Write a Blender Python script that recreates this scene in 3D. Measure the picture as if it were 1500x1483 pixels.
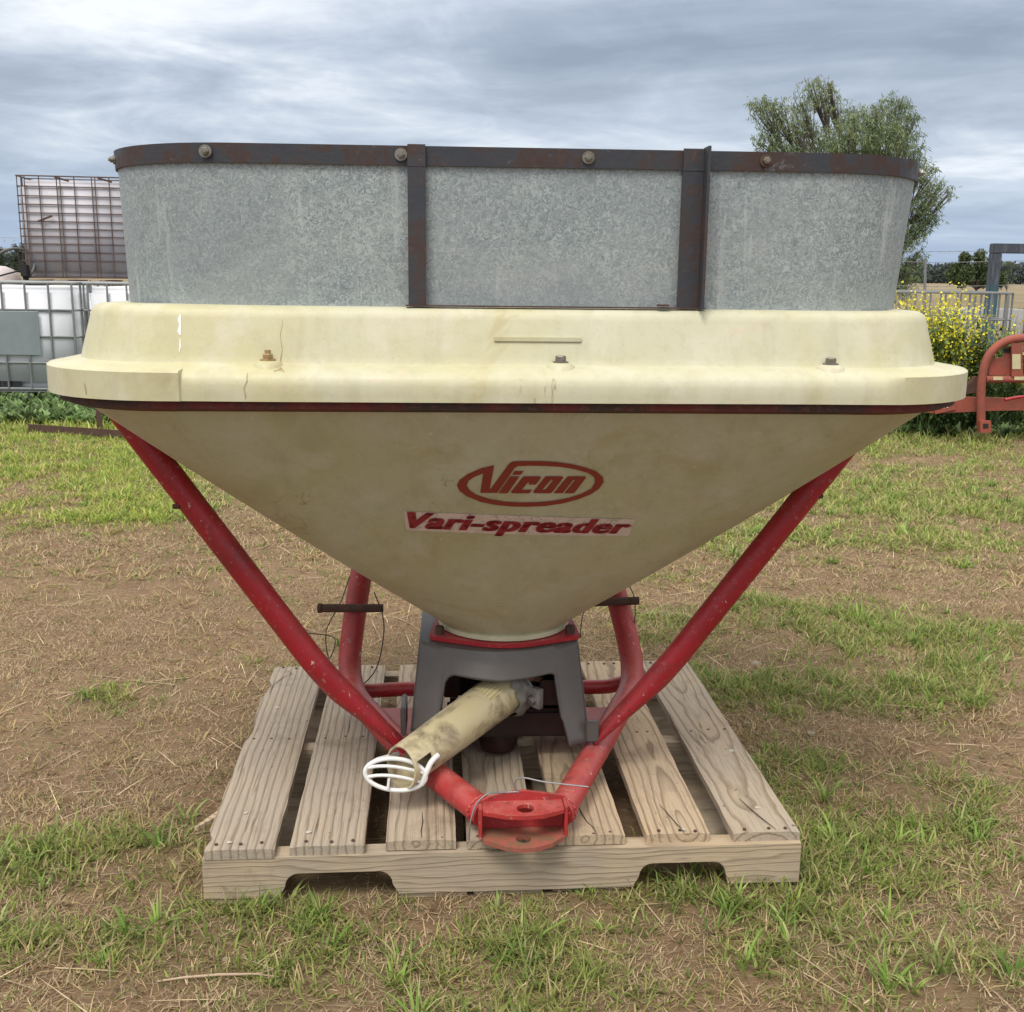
import bpy, bmesh, math, random
import numpy as np
from mathutils import Vector, Matrix, noise
from mathutils.bvhtree import BVHTree
from mathutils.geometry import tessellate_polygon
R = math.radians
PI = math.pi
random.seed(7)
RNG = np.random.default_rng(11)
for o in list(bpy.data.objects):
    bpy.data.objects.remove(o)
SC = bpy.context.scene
COL = SC.collection

# ------------------------------------------------------------------ camera
H = 1.21; PITCH = R(11.93); ROLL = R(0.65); F = 1600.0
fwd = Vector((0, math.cos(PITCH), -math.sin(PITCH)))
right = Vector((1, 0, 0)); up = right.cross(fwd)
cr = right*math.cos(ROLL) + up*math.sin(ROLL)
cu = -right*math.sin(ROLL) + up*math.cos(ROLL)
cam = bpy.data.cameras.new('camera')
camo = bpy.data.objects.new('camera', cam); COL.objects.link(camo)
m = Matrix((cr, cu, -fwd)).transposed().to_4x4()
m.translation = (0, 0, H)
camo.matrix_world = m
cam.sensor_width = 36; cam.lens = 36*F/1500; cam.clip_end = 5000; cam.clip_start = 0.05
SC.camera = camo
SC.render.resolution_x = 1024; SC.render.resolution_y = 1012
SC.view_settings.view_transform = 'Standard'; SC.view_settings.look = 'None'
SC.view_settings.gamma = 1.0
SC.view_settings.exposure = 0.48

# ------------------------------------------------------------------ world + sun
SUN_EL, SUN_AZ = 58, 205
w = bpy.data.worlds.new('World'); SC.world = w; w.use_nodes = True
nt = w.node_tree; nt.nodes.clear()
def wn(t, **k):
    n = nt.nodes.new(t)
    for a, b in k.items(): setattr(n, a, b)
    return n
L = nt.links.new
sky = wn('ShaderNodeTexSky', sky_type='NISHITA', sun_disc=False, sun_elevation=R(SUN_EL), sun_rotation=R(SUN_AZ), air_density=1.0, dust_density=1.5)
tc = wn('ShaderNodeTexCoord'); sep = wn('ShaderNodeSeparateXYZ'); L(tc.outputs['Generated'], sep.inputs[0])
def wm(op, a, b=None, clamp=False):
    n = wn('ShaderNodeMath', operation=op, use_clamp=clamp)
    for i, v in enumerate((a, b)):
        if v is None: continue
        if isinstance(v, (int, float)): n.inputs[i].default_value = v
        else: L(v, n.inputs[i])
    return n.outputs[0]
zc = wm('MAXIMUM', sep.outputs[2], 0.0); zz = wm('ADD', zc, 0.11)
cmb = wn('ShaderNodeCombineXYZ'); L(wm('DIVIDE', sep.outputs[0], zz), cmb.inputs[0]); L(wm('DIVIDE', sep.outputs[1], zz), cmb.inputs[1])
def wnoise(scale, detail, rough, dist, off=(0, 0, 0), sc=(1, 1, 1)):
    mp = wn('ShaderNodeMapping'); mp.inputs['Location'].default_value = off; mp.inputs['Scale'].default_value = sc
    L(cmb.outputs[0], mp.inputs[0])
    n = wn('ShaderNodeTexNoise'); L(mp.outputs[0], n.inputs['Vector'])
    n.inputs['Scale'].default_value = scale; n.inputs['Detail'].default_value = detail
    n.inputs['Roughness'].default_value = rough; n.inputs['Distortion'].default_value = dist
    return n.outputs['Fac']
n1 = wnoise(0.62, 7, 0.55, 0.5, (3.1, 1.7, 0), (1, 1.25, 1)); n2 = wnoise(2.3, 9, 0.6, 0.7, (7, 2, 0), (1, .8, 1))
nn = wm('ADD', wm('MULTIPLY', n1, 0.75), wm('MULTIPLY', n2, 0.25))
def ramp(fac, stops, nt=nt, lk=None):
    r = nt.nodes.new('ShaderNodeValToRGB'); (lk or nt.links.new)(fac, r.inputs[0])
    els = r.color_ramp.elements
    while len(els) < len(stops): els.new(0.5)
    for e, (p, c) in zip(els, stops):
        e.position = p; e.color = (*c, 1) if len(c) == 3 else c
    return r.outputs[0]
cloud = ramp(nn, [(.33, (.25, .295, .37)), (.42, (.33, .38, .465)), (.49, (.425, .48, .565)), (.55, (.55, .60, .67)), (.63, (.78, .81, .85))])
# brighter overcast towards the zenith, bluer gap low over the horizon
hz = ramp(sep.outputs[2], [(0.0, (1, 1, 1)), (.035, (.72,)*3), (.10, (.10,)*3), (.14, (0, 0, 0))])
mx = wn('ShaderNodeMix', data_type='RGBA'); L(hz, mx.inputs[0]); L(cloud, mx.inputs[6]); mx.inputs[7].default_value = (.30, .40, .56, 1)
zen = ramp(sep.outputs[2], [(0.2, (1, 1, 1)), (.7, (1.0,)*3)])
zf_ = wn('ShaderNodeMapRange'); L(sep.outputs[2], zf_.inputs[0]); zf_.inputs[1].default_value = .24; zf_.inputs[2].default_value = .5
mz = wn('ShaderNodeMix', data_type='RGBA'); L(zf_.outputs[0], mz.inputs[0]); L(mx.outputs[2], mz.inputs[6]); mz.inputs[7].default_value = (.53, .515, .49, 1)
bgc = wn('ShaderNodeBackground'); L(mz.outputs[2], bgc.inputs[0])
zs = wn('ShaderNodeMapRange'); L(sep.outputs[2], zs.inputs[0]); zs.inputs[1].default_value = .22; zs.inputs[2].default_value = .8; zs.inputs[3].default_value = 1.0; zs.inputs[4].default_value = 2.7
L(zs.outputs[0], bgc.inputs[1])
bgs = wn('ShaderNodeBackground'); L(sky.outputs[0], bgs.inputs[0]); bgs.inputs[1].default_value = 0.07
ms = wn('ShaderNodeMixShader'); ms.inputs[0].default_value = .85
L(bgs.outputs[0], ms.inputs[1]); L(bgc.outputs[0], ms.inputs[2])
wo = wn('ShaderNodeOutputWorld'); L(ms.outputs[0], wo.inputs[0])

sl = bpy.data.lights.new('sun', 'SUN'); sl.energy = 1.7; sl.angle = R(22); sl.color = (1, .95, .87)
so = bpy.data.objects.new('sun', sl); COL.objects.link(so)
az = R(SUN_AZ)
sd = Vector((math.sin(az)*math.cos(R(SUN_EL)), math.cos(az)*math.cos(R(SUN_EL)), math.sin(R(SUN_EL))))
so.rotation_euler = sd.to_track_quat('Z', 'Y').to_euler(); so.location = (0, 0, 30)

# ------------------------------------------------------------------ unprojection used while laying things out
def ray(x, y): return fwd + cr*((x-750)/F) - cu*((y-741.5)/F)
def atY(x, y, Y):
    d = ray(x, y); return Vector((0, 0, H)) + d*(Y/d.y)
def atZ(x, y, z=0.0):
    d = ray(x, y); return Vector((0, 0, H)) + d*((z-H)/d.z)

# ------------------------------------------------------------------ object helpers
def tag(o, label=None, cat=None, group=None, kind=None):
    if label: o['label'] = label
    if cat: o['category'] = cat
    if group: o['group'] = group
    if kind: o['kind'] = kind
    return o
def empty(name, loc=(0, 0, 0), rz=0, label=None, cat=None, group=None):
    o = bpy.data.objects.new(name, None); COL.objects.link(o); o.empty_display_size = .1
    o.location = loc; o.rotation_euler = (0, 0, rz)
    return tag(o, label, cat, group)
def link(name, me, mat=None, parent=None, smooth=None):
    o = bpy.data.objects.new(name, me); COL.objects.link(o)
    if mat: me.materials.append(mat)
    if parent: o.parent = parent
    if smooth is not None and len(me.polygons):
        me.polygons.foreach_set('use_smooth', [True]*len(me.polygons))
        if smooth < 179: me.set_sharp_from_angle(angle=R(smooth))
    return o
def pyd(name, V, Fc, mat=None, parent=None, smooth=None):
    me = bpy.data.meshes.new(name); me.from_pydata([tuple(v) for v in V], [], Fc); me.update()
    return link(name, me, mat, parent, smooth)
class MB:
    def __init__(s): s.V = []; s.F = []
    def add(s, V, Fc):
        b = len(s.V); s.V += [tuple(v) for v in V]; s.F += [tuple(i+b for i in f) for f in Fc]; return s
    def box(s, a, b, M=None, bev=0.0):
        bm = bmesh.new(); bmesh.ops.create_cube(bm, size=1)
        a = Vector(a); b = Vector(b)
        for v in bm.verts: v.co = Vector(((a.x+b.x)/2+v.co.x*(b.x-a.x), (a.y+b.y)/2+v.co.y*(b.y-a.y), (a.z+b.z)/2+v.co.z*(b.z-a.z)))
        if bev: bmesh.ops.bevel(bm, geom=bm.edges[:], offset=bev, segments=2, affect='EDGES')
        if M: bm.transform(M)
        return s.bm(bm)
    def bm(s, bm):
        bm.verts.index_update()
        s.add([v.co.copy() for v in bm.verts], [[v.index for v in f.verts] for f in bm.faces]); bm.free(); return s
    def tube(s, pts, r, seg=12, caps=True, flat=None):
        P = [Vector(p) for p in pts]; n = len(P)
        if isinstance(r, (int, float)): r = [r]*n
        t0 = (P[1]-P[0]).normalized()
        u = t0.orthogonal().normalized() if abs(t0.z) > .95 else t0.cross(Vector((0, 0, 1))).normalized()
        V = []; pt = t0
        for i in range(n):
            t = ((P[min(i+1, n-1)]-P[i]).normalized() + (P[i]-P[max(i-1, 0)]).normalized())
            t = t.normalized() if t.length > 1e-6 else pt
            q = pt.rotation_difference(t); u = (q @ u).normalized(); pt = t
            v = t.cross(u)
            sx = sy = 1
            if flat: sx, sy = flat[i]
            for k in range(seg):
                a = 2*PI*k/seg; V.append(P[i]+u*math.cos(a)*r[i]*sx+v*math.sin(a)*r[i]*sy)
        Fc = [(i*seg+k, i*seg+(k+1) % seg, (i+1)*seg+(k+1) % seg, (i+1)*seg+k) for i in range(n-1) for k in range(seg)]
        if caps: Fc += [tuple(reversed(range(seg))), tuple((n-1)*seg+k for k in range(seg))]
        return s.add(V, Fc)
    def bar(s, a, b, w, h):           # rectangular bar from a to b
        a = Vector(a); b = Vector(b); d = (b-a); ln = d.length
        return s.box((-w/2, -h/2, 0), (w/2, h/2, ln), Matrix.Translation(a) @ d.to_track_quat('Z', 'Y').to_matrix().to_4x4())
    def prism(s, poly, a, M=None):    # poly in XZ, extruded in y from a[0] to a[1]
        n = len(poly)
        V = [(x, a[0], z) for x, z in poly] + [(x, a[1], z) for x, z in poly]
        tri = tessellate_polygon([[Vector((x, z, 0)) for x, z in poly]])
        Fc = [tuple(t) for t in tri] + [tuple(i+n for i in reversed(t)) for t in tri] + [(i, (i+1) % n, (i+1) % n+n, i+n) for i in range(n)]
        if M: V = [M @ Vector(v) for v in V]
        bm = bmesh.new(); vs = [bm.verts.new(v) for v in V]
        for f in Fc:
            try: bm.faces.new([vs[i] for i in f])
            except ValueError: pass
        bmesh.ops.recalc_face_normals(bm, faces=bm.faces)
        return s.bm(bm)
    def hexn(s, c, r, h, axis=(0, 0, 1), n=6):
        c = Vector(c); ax = Vector(axis).normalized()
        return s.tube([c, c+ax*h*.85, c+ax*h], [r, r, r*.86], n)
    def build(s, name, mat=None, parent=None, smooth=None):
        return pyd(name, s.V, s.F, mat, parent, smooth)
def fillet(pts, rad, n=7):
    P = [Vector(p) for p in pts]; out = [P[0]]
    for i in range(1, len(P)-1):
        a = (P[i-1]-P[i]); b = (P[i+1]-P[i]); r = min(rad, a.length*.49, b.length*.49)
        p0 = P[i]+a.normalized()*r; p2 = P[i]+b.normalized()*r
        for k in range(n+1):
            t = k/n; out.append(p0*(1-t)**2+P[i]*2*t*(1-t)+p2*t*t)
    out.append(P[-1]); return out
def copy_tree(o, parent=None):
    c = o.copy(); COL.objects.link(c); c.parent = parent
    for ch in list(o.children): copy_tree(ch, c)
    return c

# ------------------------------------------------------------------ materials
class NT:
    def __init__(s, name):
        s.m = bpy.data.materials.new(name); s.m.use_nodes = True; s.t = s.m.node_tree
        s.b = s.t.nodes['Principled BSDF']; s.out = s.t.nodes['Material Output']
        s.tc = s.t.nodes.new('ShaderNodeTexCoord')
    def n(s, t, **k):
        n = s.t.nodes.new(t)
        for a, b in k.items(): setattr(n, a, b)
        return n
    def l(s, a, b): s.t.links.new(a, b)
    def mp(s, sc=(1, 1, 1), loc=(0, 0, 0), src=None, rot=(0, 0, 0)):
        n = s.n('ShaderNodeMapping'); n.inputs['Scale'].default_value = sc; n.inputs['Location'].default_value = loc; n.inputs['Rotation'].default_value = rot
        s.l(src or s.tc.outputs['Object'], n.inputs[0]); return n.outputs[0]
    def noise(s, scale, detail=4, rough=.5, dist=0, vec=None, out='Fac'):
        n = s.n('ShaderNodeTexNoise'); s.l(vec or s.tc.outputs['Object'], n.inputs['Vector'])
        for k, v in (('Scale', scale), ('Detail', detail), ('Roughness', rough), ('Distortion', dist)): n.inputs[k].default_value = v
        return n.outputs[out]
    def vor(s, scale, vec=None, out='Distance', feature='F1'):
        n = s.n('ShaderNodeTexVoronoi', feature=feature); s.l(vec or s.tc.outputs['Object'], n.inputs['Vector']); n.inputs['Scale'].default_value = scale
        return n.outputs[out]
    def math(s, op, a, b=None, clamp=False):
        n = s.n('ShaderNodeMath', operation=op, use_clamp=clamp)
        for i, v in enumerate((a, b)):
            if v is None: continue
            if isinstance(v, (int, float)): n.inputs[i].default_value = v
            else: s.l(v, n.inputs[i])
        return n.outputs[0]
    def ramp(s, f, stops): return ramp(f, stops, s.t, s.t.links.new)
    def step(s, f, a, b): return s.ramp(f, [(a, (0, 0, 0)), (b, (1, 1, 1))])
    def mix(s, f, a, b, mode='MIX'):
        n = s.n('ShaderNodeMix', data_type='RGBA', blend_type=mode)
        if isinstance(f, (int, float)): n.inputs[0].default_value = f
        else: s.l(f, n.inputs[0])
        for i, v in ((6, a), (7, b)):
            if isinstance(v, (tuple, list)): n.inputs[i].default_value = (*v[:3], 1)
            else: s.l(v, n.inputs[i])
        return n.outputs[2]
    def set(s, col=None, rough=.5, metal=0, bump=None, bs=.3, bd=.002, spec=None):
        b = s.b
        if col is not None:
            if isinstance(col, tuple): b.inputs['Base Color'].default_value = (*col[:3], 1)
            else: s.l(col, b.inputs['Base Color'])
        for k, v in (('Roughness', rough), ('Metallic', metal), ('Specular IOR Level', spec)):
            if v is None: continue
            if isinstance(v, (int, float)): b.inputs[k].default_value = v
            else: s.l(v, b.inputs[k])
        if bump is not None:
            n = s.n('ShaderNodeBump'); n.inputs['Strength'].default_value = bs; n.inputs['Distance'].default_value = bd
            s.l(bump, n.inputs['Height']); s.l(n.outputs[0], b.inputs['Normal'])
        return s.m
def paint(name, col, col2=None, rough=.5, metal=0, sc=12, amt=.5, bs=.15):
    t = NT(name); a = t.noise(sc, 5, .6)
    c2 = col2 or tuple(c*.75 for c in col)
    return t.set(t.mix(t.math('MULTIPLY', t.step(a, .35, .7), amt), col, c2), rough, metal, t.noise(sc*14, 3), bs, .001)

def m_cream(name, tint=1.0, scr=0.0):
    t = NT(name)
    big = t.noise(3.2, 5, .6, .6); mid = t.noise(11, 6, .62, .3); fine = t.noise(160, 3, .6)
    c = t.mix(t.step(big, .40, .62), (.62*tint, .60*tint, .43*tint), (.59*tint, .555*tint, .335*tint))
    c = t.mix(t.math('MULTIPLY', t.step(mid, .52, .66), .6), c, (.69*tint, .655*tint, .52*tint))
    c = t.mix(t.math('MULTIPLY', t.step(t.noise(4, 7, .7, 1.0, t.mp((1, 1, 1), (4, 2, 7))), .56, .66), .55), c, (.50*tint, .42*tint, .20*tint))
    c = t.mix(t.math('MULTIPLY', t.step(t.noise(6, 8, .75, .5, t.mp((1, 1, 2.5), (8, 2, 1))), .60, .64), .5), c, (.68*tint, .58*tint, .42*tint))
    streak = t.noise(9, 5, .6, 0, t.mp((2.2, 2.2, .18)))
    c = t.mix(t.math('MULTIPLY', t.step(streak, .52, .75), .38), c, (.42*tint, .38*tint, .24*tint))
    c = t.mix(t.math('MULTIPLY', t.step(t.noise(42, 6, .75), .50, .68), .28), c, (.44*tint, .40*tint, .24*tint))
    speck = t.step(t.noise(240, 2, .5), .70, .76)
    c = t.mix(t.math('MULTIPLY', speck, .5), c, (.25, .22, .14))
    if scr:
        for rz_, sh in (((0, .5, 0), 3), ((0, 2.3, 0), 7), ((0, 1.4, 0), 11)):
            q_ = t.noise(26, 2, .5, .1, t.mp((3.2, 3.2, .16), (sh, 0, sh), rot=rz_))
            gq = t.step(t.noise(3, 3, .5, 0, t.mp((1, 1, 1), (sh, sh, 0))), .50, .62)
            c = t.mix(t.math('MULTIPLY', t.math('MULTIPLY', t.step(q_, .70, .74), gq), .45), c, (.62, .60, .46))
        c = t.mix(t.math('MULTIPLY', t.step(t.noise(5, 6, .7, .2, t.mp((3, 3, .3), (2, 2, 2))), .52, .70), .35), c, (.34, .31, .17))
    cr_ = t.step(t.math('ABSOLUTE', t.math('SUBTRACT', t.noise(2.6, 6, .62, .3, t.mp((1, 1, .35), (1.7, 0, 3))), .5)), .0, .0022)
    gate = t.step(t.noise(1.9, 2, .5, 0, t.mp((1, 1, 1), (9, 9, 1))), .56, .60)
    crk = t.math('MULTIPLY', t.math('SUBTRACT', 1.0, cr_), gate)
    c = t.mix(t.math('MULTIPLY', crk, .6), c, (.22, .17, .09))
    ro = t.ramp(mid, [(.3, (.42,)*3), (.7, (.62,)*3)])
    return t.set(c, ro, 0, t.math('ADD', t.math('MULTIPLY', fine, .4), mid), .25, .002)
def m_galv():
    t = NT('galvanised_sheet')
    v = t.mp((1, 1, 1)); d = t.noise(60, 2, .5, 0, v, 'Color')
    mixv = t.n('ShaderNodeMix', data_type='RGBA'); mixv.inputs[0].default_value = .05; t.l(v, mixv.inputs[6]); t.l(d, mixv.inputs[7])
    sp = t.vor(210, mixv.outputs[2], 'Color'); g = t.n('ShaderNodeRGBToBW'); t.l(sp, g.inputs[0])
    sp2 = t.noise(190, 3, .7, 2.0)
    f = t.math('ADD', t.math('MULTIPLY', g.outputs[0], .42), t.math('MULTIPLY', sp2, .62))
    c = t.ramp(f, [(.34, (.185, .222, .235)), (.48, (.265, .308, .318)), (.60, (.345, .392, .395)), (.78, (.50, .54, .535))])
    big = t.noise(3, 4, .6); c = t.mix(t.math('MULTIPLY', t.step(big, .4, .62), .5), c, (.25, .285, .30)); c = t.mix(t.math('MULTIPLY', t.step(t.noise(2, 5, .65, .4, t.mp((1, 1, 1.6), (5, 5, 5))), .5, .66), .4), c, (.42, .44, .425))
    st = t.noise(30, 4, .6, 0, t.mp((1, 1, .09))); c = t.mix(t.math('MULTIPLY', t.step(st, .60, .72), .45), c, (.60, .62, .61))
    sm = t.step(t.noise(42, 5, .65, .8, t.mp((1, 1, .35), (3, 3, 1))), .69, .73)
    c = t.mix(t.math('MULTIPLY', sm, .45), c, (.66, .68, .68))
    return t.set(c, .52, .28, t.math('ADD', sp2, t.math('MULTIPLY', t.noise(2.6, 2), 30)), .35, .0008)
def m_darksteel():
    t = NT('dark_rusting_steel')
    a = t.noise(14, 8, .7, .4); b = t.noise(70, 5, .7)
    c = t.mix(t.step(a, .46, .56), (.040, .044, .054), (.055, .034, .030))
    c = t.mix(t.math('MULTIPLY', t.step(b, .60, .66), .8), c, (.085, .05, .042))
    c = t.mix(t.math('MULTIPLY', t.step(t.noise(9, 8, .75, .3, t.mp((1, 1, 1), (5, 1, 2))), .60, .62), .7), c, (.13, .13, .145))
    return t.set(c, t.ramp(a, [(.4, (.42,)*3), (.6, (.75,)*3)]), .15, t.math('ADD', b, a), .6, .0012)
def m_red(name='red_paint', base=(.36, .012, .022), dusty=.6):
    t = NT(name)
    geo = t.n('ShaderNodeNewGeometry'); sp = t.n('ShaderNodeSeparateXYZ'); t.l(geo.outputs['Normal'], sp.inputs[0])
    dn = t.noise(22, 6, .65)
    dust = t.math('MULTIPLY', t.math('MULTIPLY', t.step(sp.outputs[2], .25, .95), t.step(dn, .30, .68)), dusty)
    c = t.mix(t.math('MULTIPLY', t.step(t.noise(8, 4, .6), .45, .7), .5), base, tuple(x*.6 for x in base))
    c = t.mix(dust, c, (.46, .14, .12))
    c = t.mix(t.math('MULTIPLY', t.step(t.noise(16, 7, .72, .4, t.mp((1, 1, 1), (6, 6, 2))), .50, .66), .5), c, (.13, .035, .03))
    c = t.mix(t.math('MULTIPLY', t.step(t.noise(90, 4, .7), .60, .70), .4), c, (.52, .28, .24))
    ch = t.step(t.noise(55, 7, .7, .3, t.mp((1, 1, 1), (2.2, 5, 1))), .648, .655)
    c = t.mix(ch, c, (.55, .40, .34))
    ch2 = t.step(t.noise(38, 7, .75, .4, t.mp((1, 1, 1), (8, 1, 3))), .655, .663)
    c = t.mix(ch2, c, (.07, .03, .02))
    h = t.math('SUBTRACT', 1.0, t.math('MAXIMUM', ch, ch2))
    return t.set(c, t.ramp(dn, [(.3, (.36,)*3), (.7, (.58,)*3)]), 0, h, .4, .001)
def m_wood(name, warm=0.0):
    t = NT(name)
    oi = t.n('ShaderNodeObjectInfo'); rnd = oi.outputs['Random']; oc_ = t.n('ShaderNodeSeparateColor'); t.l(oi.outputs['Color'], oc_.inputs[0])
    s = t.n('ShaderNodeSeparateXYZ'); t.l(t.tc.outputs['Object'], s.inputs[0])
    off = t.n('ShaderNodeCombineXYZ'); t.l(t.math('MULTIPLY', rnd, 37.0), off.inputs[0]); t.l(t.math('MULTIPLY', rnd, 19.0), off.inputs[1])
    va = t.n('ShaderNodeVectorMath', operation='ADD'); t.l(t.tc.outputs['Object'], va.inputs[0]); t.l(off.outputs[0], va.inputs[1])
    vv = va.outputs[0]
    wob = t.noise(3.2, 3, .5, 0, t.mp((2, 1.0, 2), src=vv))
    r2 = t.n('ShaderNodeTexWhiteNoise', noise_dimensions='1D'); t.l(rnd, r2.inputs['W'])
    xo = t.math('ADD', s.outputs[0], t.math('MULTIPLY', t.math('SUBTRACT', oc_.outputs[1], .5), .6))
    tilt = t.math('MULTIPLY', t.math('SUBTRACT', oc_.outputs[2], .5), .5)
    zo = t.math('ADD', t.math('ADD', t.math('ADD', s.outputs[2], .012), t.math('MULTIPLY', s.outputs[1], tilt)), t.math('MULTIPLY', t.math('SUBTRACT', wob, .5), .055))
    rr = t.math('SQRT', t.math('ADD', t.math('MULTIPLY', xo, xo), t.math('MULTIPLY', zo, zo)))
    rr = t.math('ADD', rr, t.math('MULTIPLY', t.noise(9, 2, .5, 0, t.mp((3, .5, 3), src=vv)), .012))
    ring = t.math('FRACT', t.math('MULTIPLY', rr, 62))
    rc = t.ramp(ring, [(0, (.1,)*3), (.60, (.12,)*3), (.90, (1, 1, 1)), (.97, (.4,)*3), (1, (.1,)*3)])
    fib = t.noise(26, 6, .7, 0, t.mp((9, .35, 9), src=vv)); fib2 = t.noise(60, 4, .7, 0, t.mp((8, .2, 8), (3, 1, 1), src=vv))
    wea = t.noise(4.5, 5, .65, .3, t.mp((1.3, .8, 1), src=vv))
    g1 = (.40, .345, .275); w1 = (.54, .405, .26)
    wm_ = t.math('ADD', t.math('MULTIPLY', t.step(wea, .42, .66), .45), t.math('MULTIPLY', t.math('SUBTRACT', oc_.outputs[0], .4), 1.2), True)
    base = t.mix(wm_, g1, w1)
    base = t.mix(t.math('MULTIPLY', rc, .80), base, (.17, .115, .07))
    base = t.mix(t.math('MULTIPLY', t.step(fib, .49, .68), .55), base, (.19, .155, .12))
    base = t.mix(t.math('MULTIPLY', t.step(fib2, .45, .7), .30), base, (.52, .45, .36))
    sta = t.noise(7, 5, .7, .4, t.mp((1, 1, 1), (5, 7, 0), src=vv))
    base = t.mix(t.math('MULTIPLY', t.step(sta, .56, .70), .42), base, (.15, .11, .08))
    hl = t.step(t.math('ABSOLUTE', t.math('SUBTRACT', t.noise(7, 3, .5, 0, t.mp((4, .12, 4), (7, 0, 0), src=vv)), .5)), .0, .012)
    base = t.mix(t.math('MULTIPLY', t.math('MULTIPLY', t.math('SUBTRACT', 1.0, hl), t.step(wea, .45, .6)), .75), base, (.07, .05, .035))
    sp = t.step(t.noise(75, 3, .5, 0, t.mp((1, .6, 1), src=vv)), .72, .75)
    base = t.mix(t.math('MULTIPLY', sp, .7), base, (.08, .06, .045))
    h = t.math('ADD', t.math('MULTIPLY', fib, -1.2), t.math('MULTIPLY', rc, -.6))
    return t.set(base, .82, 0, h, .7, .0018, .25)
def m_beam():
    t = NT('weathered_stringer_timber')
    f1 = t.noise(2.2, 3, .5, 0, t.mp((1.2, 3, 9)))
    s = t.n('ShaderNodeSeparateXYZ'); t.l(t.tc.outputs['Object'], s.inputs[0])
    ring = t.math('FRACT', t.math('MULTIPLY', t.math('ADD', s.outputs[2], t.math('MULTIPLY', f1, .075)), 75))
    rc = t.ramp(ring, [(0, (0, 0, 0)), (.5, (.3,)*3), (.85, (1, 1, 1)), (1, (0, 0, 0))])
    fib = t.noise(30, 6, .7, 0, t.mp((.3, 6, 8))); w = t.noise(4, 5, .6, .2)
    c = t.mix(t.step(w, .4, .65), (.40, .335, .255), (.50, .39, .265))
    c = t.mix(t.math('MULTIPLY', rc, .55), c, (.19, .135, .09)); c = t.mix(t.math('MULTIPLY', t.step(fib, .48, .72), .5), c, (.20, .165, .13))
    c = t.mix(t.math('MULTIPLY', t.step(t.noise(6, 5, .7, .3, t.mp((1, 1, 1), (3, 3, 3))), .58, .7), .4), c, (.13, .10, .075))
    return t.set(c, .85, 0, t.math('ADD', t.math('MULTIPLY', fib, -1), t.math('MULTIPLY', rc, -.5)), .7, .0015, .25)
def m_attr(name, rough=.6, trans=.3, attr='tint'):
    t = NT(name); a = t.n('ShaderNodeAttribute', attribute_name=attr)
    t.set(a.outputs['Color'], rough, 0, spec=.3)
    tr = t.n('ShaderNodeBsdfTranslucent'); t.l(a.outputs['Color'], tr.inputs[0])
    ms = t.n('ShaderNodeMixShader'); ms.inputs[0].default_value = trans
    t.l(t.b.outputs[0], ms.inputs[1]); t.l(tr.outputs[0], ms.inputs[2]); t.l(ms.outputs[0], t.out.inputs[0])
    return t.m
def m_ground():
    t = NT('dry_earth')
    P_ = t.tc.outputs['Object']
    a = t.noise(.9, 6, .6, .3); b = t.noise(7, 7, .65); c_ = t.noise(45, 6, .7); d = t.noise(230, 4, .7)
    c = t.mix(t.step(a, .38, .64), (.42, .24, .13), (.56, .35, .195))
    c = t.mix(t.math('MULTIPLY', t.step(b, .46, .64), .7), c, (.27, .165, .095))
    c = t.mix(t.math('MULTIPLY', t.step(c_, .55, .68), .45), c, (.38, .30, .20))
    c = t.mix(t.math('MULTIPLY', t.step(d, .55, .68), .5), c, (.12, .075, .045))
    for rz_, of in ((.3, 1), (1.4, 5), (2.4, 9)):
        st = t.noise(38, 3, .6, .6, t.mp((.35, 3.2, 1), (of, of*2, 0), rot=(0, 0, rz_)))
        c = t.mix(t.math('MULTIPLY', t.step(st, .60, .65), .55), c, (.48, .39, .25))
        c = t.mix(t.math('MULTIPLY', t.step(st, .36, .33), .4), c, (.10, .07, .045))
    g = t.n('ShaderNodeAttribute', attribute_name='green')
    gm = t.math('MULTIPLY', g.outputs['Fac'], t.step(t.math('ADD', t.math('MULTIPLY', b, .5), t.math('MULTIPLY', c_, .5)), .36, .6))
    c = t.mix(t.math('MULTIPLY', gm, .8), c, t.mix(t.step(c_, .4, .6), (.085, .095, .030), (.15, .14, .06)))
    far = t.n('ShaderNodeAttribute', attribute_name='far')
    fc = t.mix(t.step(t.noise(.05, 5, .6), .4, .6), (.27, .21, .14), (.19, .16, .095))
    c = t.mix(far.outputs['Fac'], c, fc)
    h = t.math('ADD', t.math('MULTIPLY', c_, 1.0), t.math('ADD', t.math('MULTIPLY', d, .35), t.math('MULTIPLY', b, 2.5)))
    return t.set(c, .95, 0, h, .8, .006, .15)

M = {}
M['cream'] = m_cream('aged_cream_plastic', .85); M['hopper'] = m_cream('aged_cream_hopper', .77, 1.0)  # cone copy: dirtier, and tinted darker to deepen the shade under the rim
M['galv'] = m_galv(); M['steel'] = m_darksteel(); M['red'] = m_red(); M['redfaded'] = m_red('faded_red_paint', (.42, .035, .035), .8)
M['wood'] = m_wood('weathered_pine'); M['beam'] = m_beam()
M['ground'] = m_ground()
M['grey'] = paint('grey_guard_plastic', (.075, .066, .062), (.105, .093, .087), .45, 0, 9, .8, .3)
M['white'] = paint('white_plastic', (.80, .80, .78), (.7, .7, .66), .4)
M['zinc'] = paint('zinc_bolt', (.25, .24, .21), (.14, .11, .08), .45, .5, 60, .9)
M['brass'] = paint('yellowed_bolt', (.40, .30, .14), (.22, .12, .06), .55, .1, 60, .9)
M['rust'] = paint('brown_rust', (.10, .052, .034), (.055, .03, .024), .85, 0, 25, .9, .7)
M['oil'] = paint('oily_black', (.018, .014, .013), (.06, .016, .014), .35, .2, 14, .7, .5)
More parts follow.
